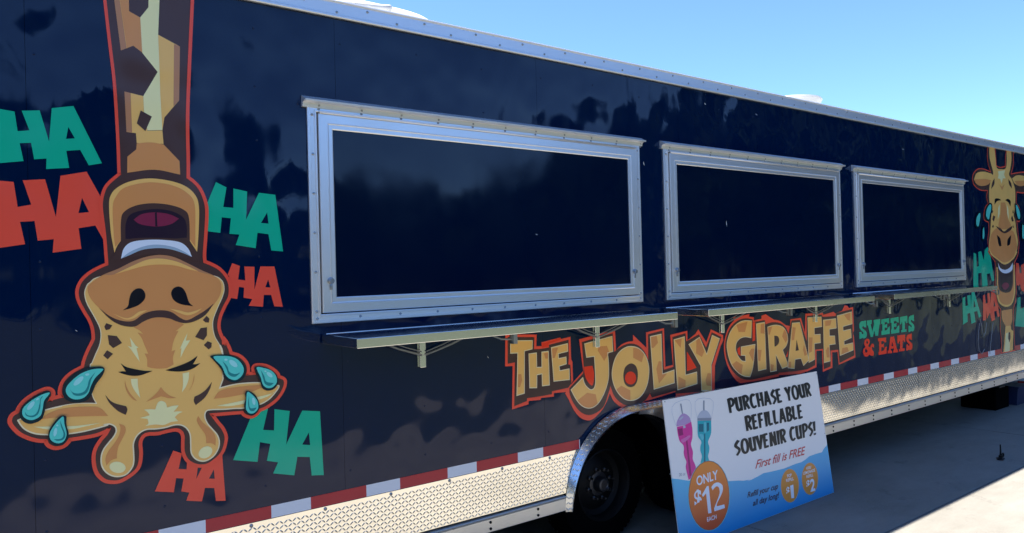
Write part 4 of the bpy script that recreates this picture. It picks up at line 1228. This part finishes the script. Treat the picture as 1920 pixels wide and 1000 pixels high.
hand_text('REFILLABLE', 'c2', ((248,452),(853,322),(870,465),(268,606)))
hand_text('SOUVENIR CUPS!', 'c2', ((138,712),(988,500),(1000,640),(158,862)))
mb = MB()
for px, py in ((1246.5, 753.5), (1400, 721), (1531, 701), (1546.5, 813), (1256.5, 889), (1560.5, 921)):
    u, v = sign2(px, py)
    mb.lathe(sign3(u, v, 0), SN, [(.0042, 0), (.0042, .0012), (.002, .002), (.0001, .0021)], 10)
tag(mb.build('board_screw', 'bolt_metal', sign, True), kind='stuff')

# ------------------------------------------------------------------ small things on the ground
jack = thing('stabiliser_block', 'black block pad under the far end of the trailer', 'block', (9.55, .3, 0))
mb = MB(); mb.box(9.36, .155, 0, 9.74, .52, .235, bev=.01)
mb.build('pad', 'rubber', jack)
mb = MB(); mb.box(9.54, .20, .236, 9.62, .28, .50, bev=.004); mb.box(9.50, .165, .235, 9.66, .31, .247)
mb.build('jack_leg', 'hub_steel', jack)
mat('blue_plastic', (.010, .022, .075), .5); mat('red_plastic', (.62, .02, .015), .35); mat('white_plastic', (.8, .8, .78), .4)
bl = thing('storage_tub', 'dark blue plastic tub behind the black block', 'tub', (10.1, .32, 0))
mb = MB()
def taper_box(x0, y0, x1, y1, z0, z1, ins):
    mb.add([(x0+ins,y0+ins,z0),(x1-ins,y0+ins,z0),(x1-ins,y1-ins,z0),(x0+ins,y1-ins,z0),(x0,y0,z1),(x1,y0,z1),(x1,y1,z1),(x0,y1,z1)], [(0,3,2,1),(4,5,6,7),(0,1,5,4),(1,2,6,5),(2,3,7,6),(3,0,4,7)])
taper_box(9.84, .10, 10.18, .52, 0, .195, .02)
mb.build('tub', 'blue_plastic', bl)
mb = MB(); mb.box(9.825, .085, .195, 10.195, .535, .215, bev=.008)
mb.build('lid', 'blue_plastic', bl)
rc = thing('road_barrier', 'small red and white barrier rail just beyond the dark blue tub', 'barrier', (10.55, .2, 0))
def at_x(px, py, x):
    d = ray(px, py); return CAM+d*(x/d.x)
BXX = 10.5
p0, p1, p2 = at_x(1903, 717, BXX), at_x(1909, 722, BXX), at_x(1917, 728, BXX)
def bx(name, m, *a, bev=.008):
    mb = MB(); mb.box(*a, bev=bev); return mb.build(name, m, rc)
bx('end_cap', 'white_plastic', BXX-.03, p1.y, p1.z-.012, BXX+.03, p0.y, p0.z+.022)
bx('rail', 'red_plastic', BXX-.03, p1.y-.75, p1.z-.022, BXX+.03, p1.y-.001, p0.z+.024)
bx('rail', 'red_plastic', BXX-.025, p2.y-.60, p2.z-.002, BXX+.025, p2.y-.02, p1.z-.026)
bx('end_cap', 'white_plastic', BXX-.03, p2.y-.28, p2.z-.035, BXX+.03, p2.y-.02, p2.z-.006)
bx('foot', 'white_plastic', BXX-.16, p2.y-.42, 0, BXX+.16, p2.y-.36, .035)
bx('post', 'white_plastic', BXX-.015, p2.y-.41, .033, BXX+.015, p2.y-.37, p1.z-.02, bev=.003)
an = thing('ground_anchor', 'small dark eye bolt standing up from the shaded concrete', 'anchor bolt', (7.16, -.656, 0))
mb = MB(); mb.lathe((7.16, -.656, 0), (0, 0, 1), [(.032, 0), (.032, .005), (.014, .010), (.013, .028), (.0001, .030)], 14)
mb.build('base', 'dark_steel', an)
mb = MB(); mb.tube([(7.16, -.656, .02), (7.17, -.655, .06), (7.18, -.65, .115)], [.008, .0065, .005], 8)
mb.build('stem', 'dark_steel', an)
mb = MB(); mb.tube([(7.10+.028*math.cos(t), -.675+.020*math.sin(t), .010) for t in [2*math.pi*k/14 for k in range(15)]], .006, 6)
mb.tube([(7.215+.018*math.cos(t), -.655, .020+.016*math.sin(t)) for t in [2*math.pi*k/12 for k in range(13)]], .005, 6)
mb.build('ring', 'dark_steel', an)
# thin grey tubes laid along faint lines below the far shelf
mat('strand_grey', (.30, .32, .34), .45)
for pts, lb in (((1836,606, 1834,640, 1836,658, 1841,664, 1846,655), 'thin grey strand in a loop under the far shelf, nearest the hatches'),
                ((1838,598, 1842,622, 1844,632, 1848,622, 1850,605), 'short grey strand loop under the far shelf between two longer strands'),
                ((1862,605, 1858,640, 1856,664), 'thin grey strand running straight beside the far giraffe')):
    P3 = [wall(pts[i], pts[i+1], -.012) for i in range(0, len(pts), 2)]
    mb = MB(); mb.tube(P3, .0028, 6)
    o = mb.build('strand', 'strand_grey')
    tag(o, lb, 'strand', 'grey strands under the far shelf')

# ------------------------------------------------------------------ woods across the lawn, mirrored in the dark side
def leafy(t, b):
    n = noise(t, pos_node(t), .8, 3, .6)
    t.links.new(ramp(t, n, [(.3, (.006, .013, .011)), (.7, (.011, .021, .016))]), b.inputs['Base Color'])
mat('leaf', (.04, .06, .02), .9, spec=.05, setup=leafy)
mat('bark', (.06, .05, .04), .9)
rnd = random.Random(3)
mb = MB()
MIR = Vector((0, 3.2, 1.7))
def tree(az, dist, elev, wid):
    base = MIR+Vector((dist*math.cos(R(az)), dist*math.sin(R(az)), 0)); base.z = 0
    h = 1.7+dist*math.tan(R(elev)); rw = dist*math.tan(R(wid))
    mb.tube([base, base+Vector((.1, 0, h*.35)), base+Vector((0, .1, h*.75))], [.03*h, .022*h, .008*h], 7, 1)
    for k in range(int(260)):
        # clumps inside an egg-shaped crown
        while True:
            p = Vector((rnd.uniform(-1,1), rnd.uniform(-1,1), rnd.uniform(-1,1)))
            if .25 < p.length < 1: break
        cz = h*.54; c = base+Vector((p.x*rw, p.y*rw, cz+p.z*h*.46))
        for q in range(5):
            d = Vector((rnd.gauss(0,1), rnd.gauss(0,1), rnd.gauss(0,1)))*h*.035
            u = Vector((rnd.gauss(0,1), rnd.gauss(0,1), rnd.gauss(0,1))).normalized(); v = u.orthogonal().normalized()
            s_ = h*.055*rnd.uniform(.6, 1.3)
            mb.add([c+d-u*s_, c+d+v*s_*.6, c+d+u*s_, c+d-v*s_*.6], [(0,1,2,3)], 0)
az = -168
while az < -8:
    if az < -86: e = 11
    elif az < -72: e = 14.0
    elif az < -66: e = 4.5
    elif az < -59: e = 7.0
    elif az < -52: e = 4.5+(az+59)*.3
    elif az < -44: e = 8+(az+52)*.45
    else: e = min(20, 12+(az+44)*.4)
    tree(az+rnd.uniform(-.6, .6), rnd.uniform(30, 42), e*rnd.uniform(.82, 1.05), rnd.uniform(2.6, 4.0))
    az += 3.0
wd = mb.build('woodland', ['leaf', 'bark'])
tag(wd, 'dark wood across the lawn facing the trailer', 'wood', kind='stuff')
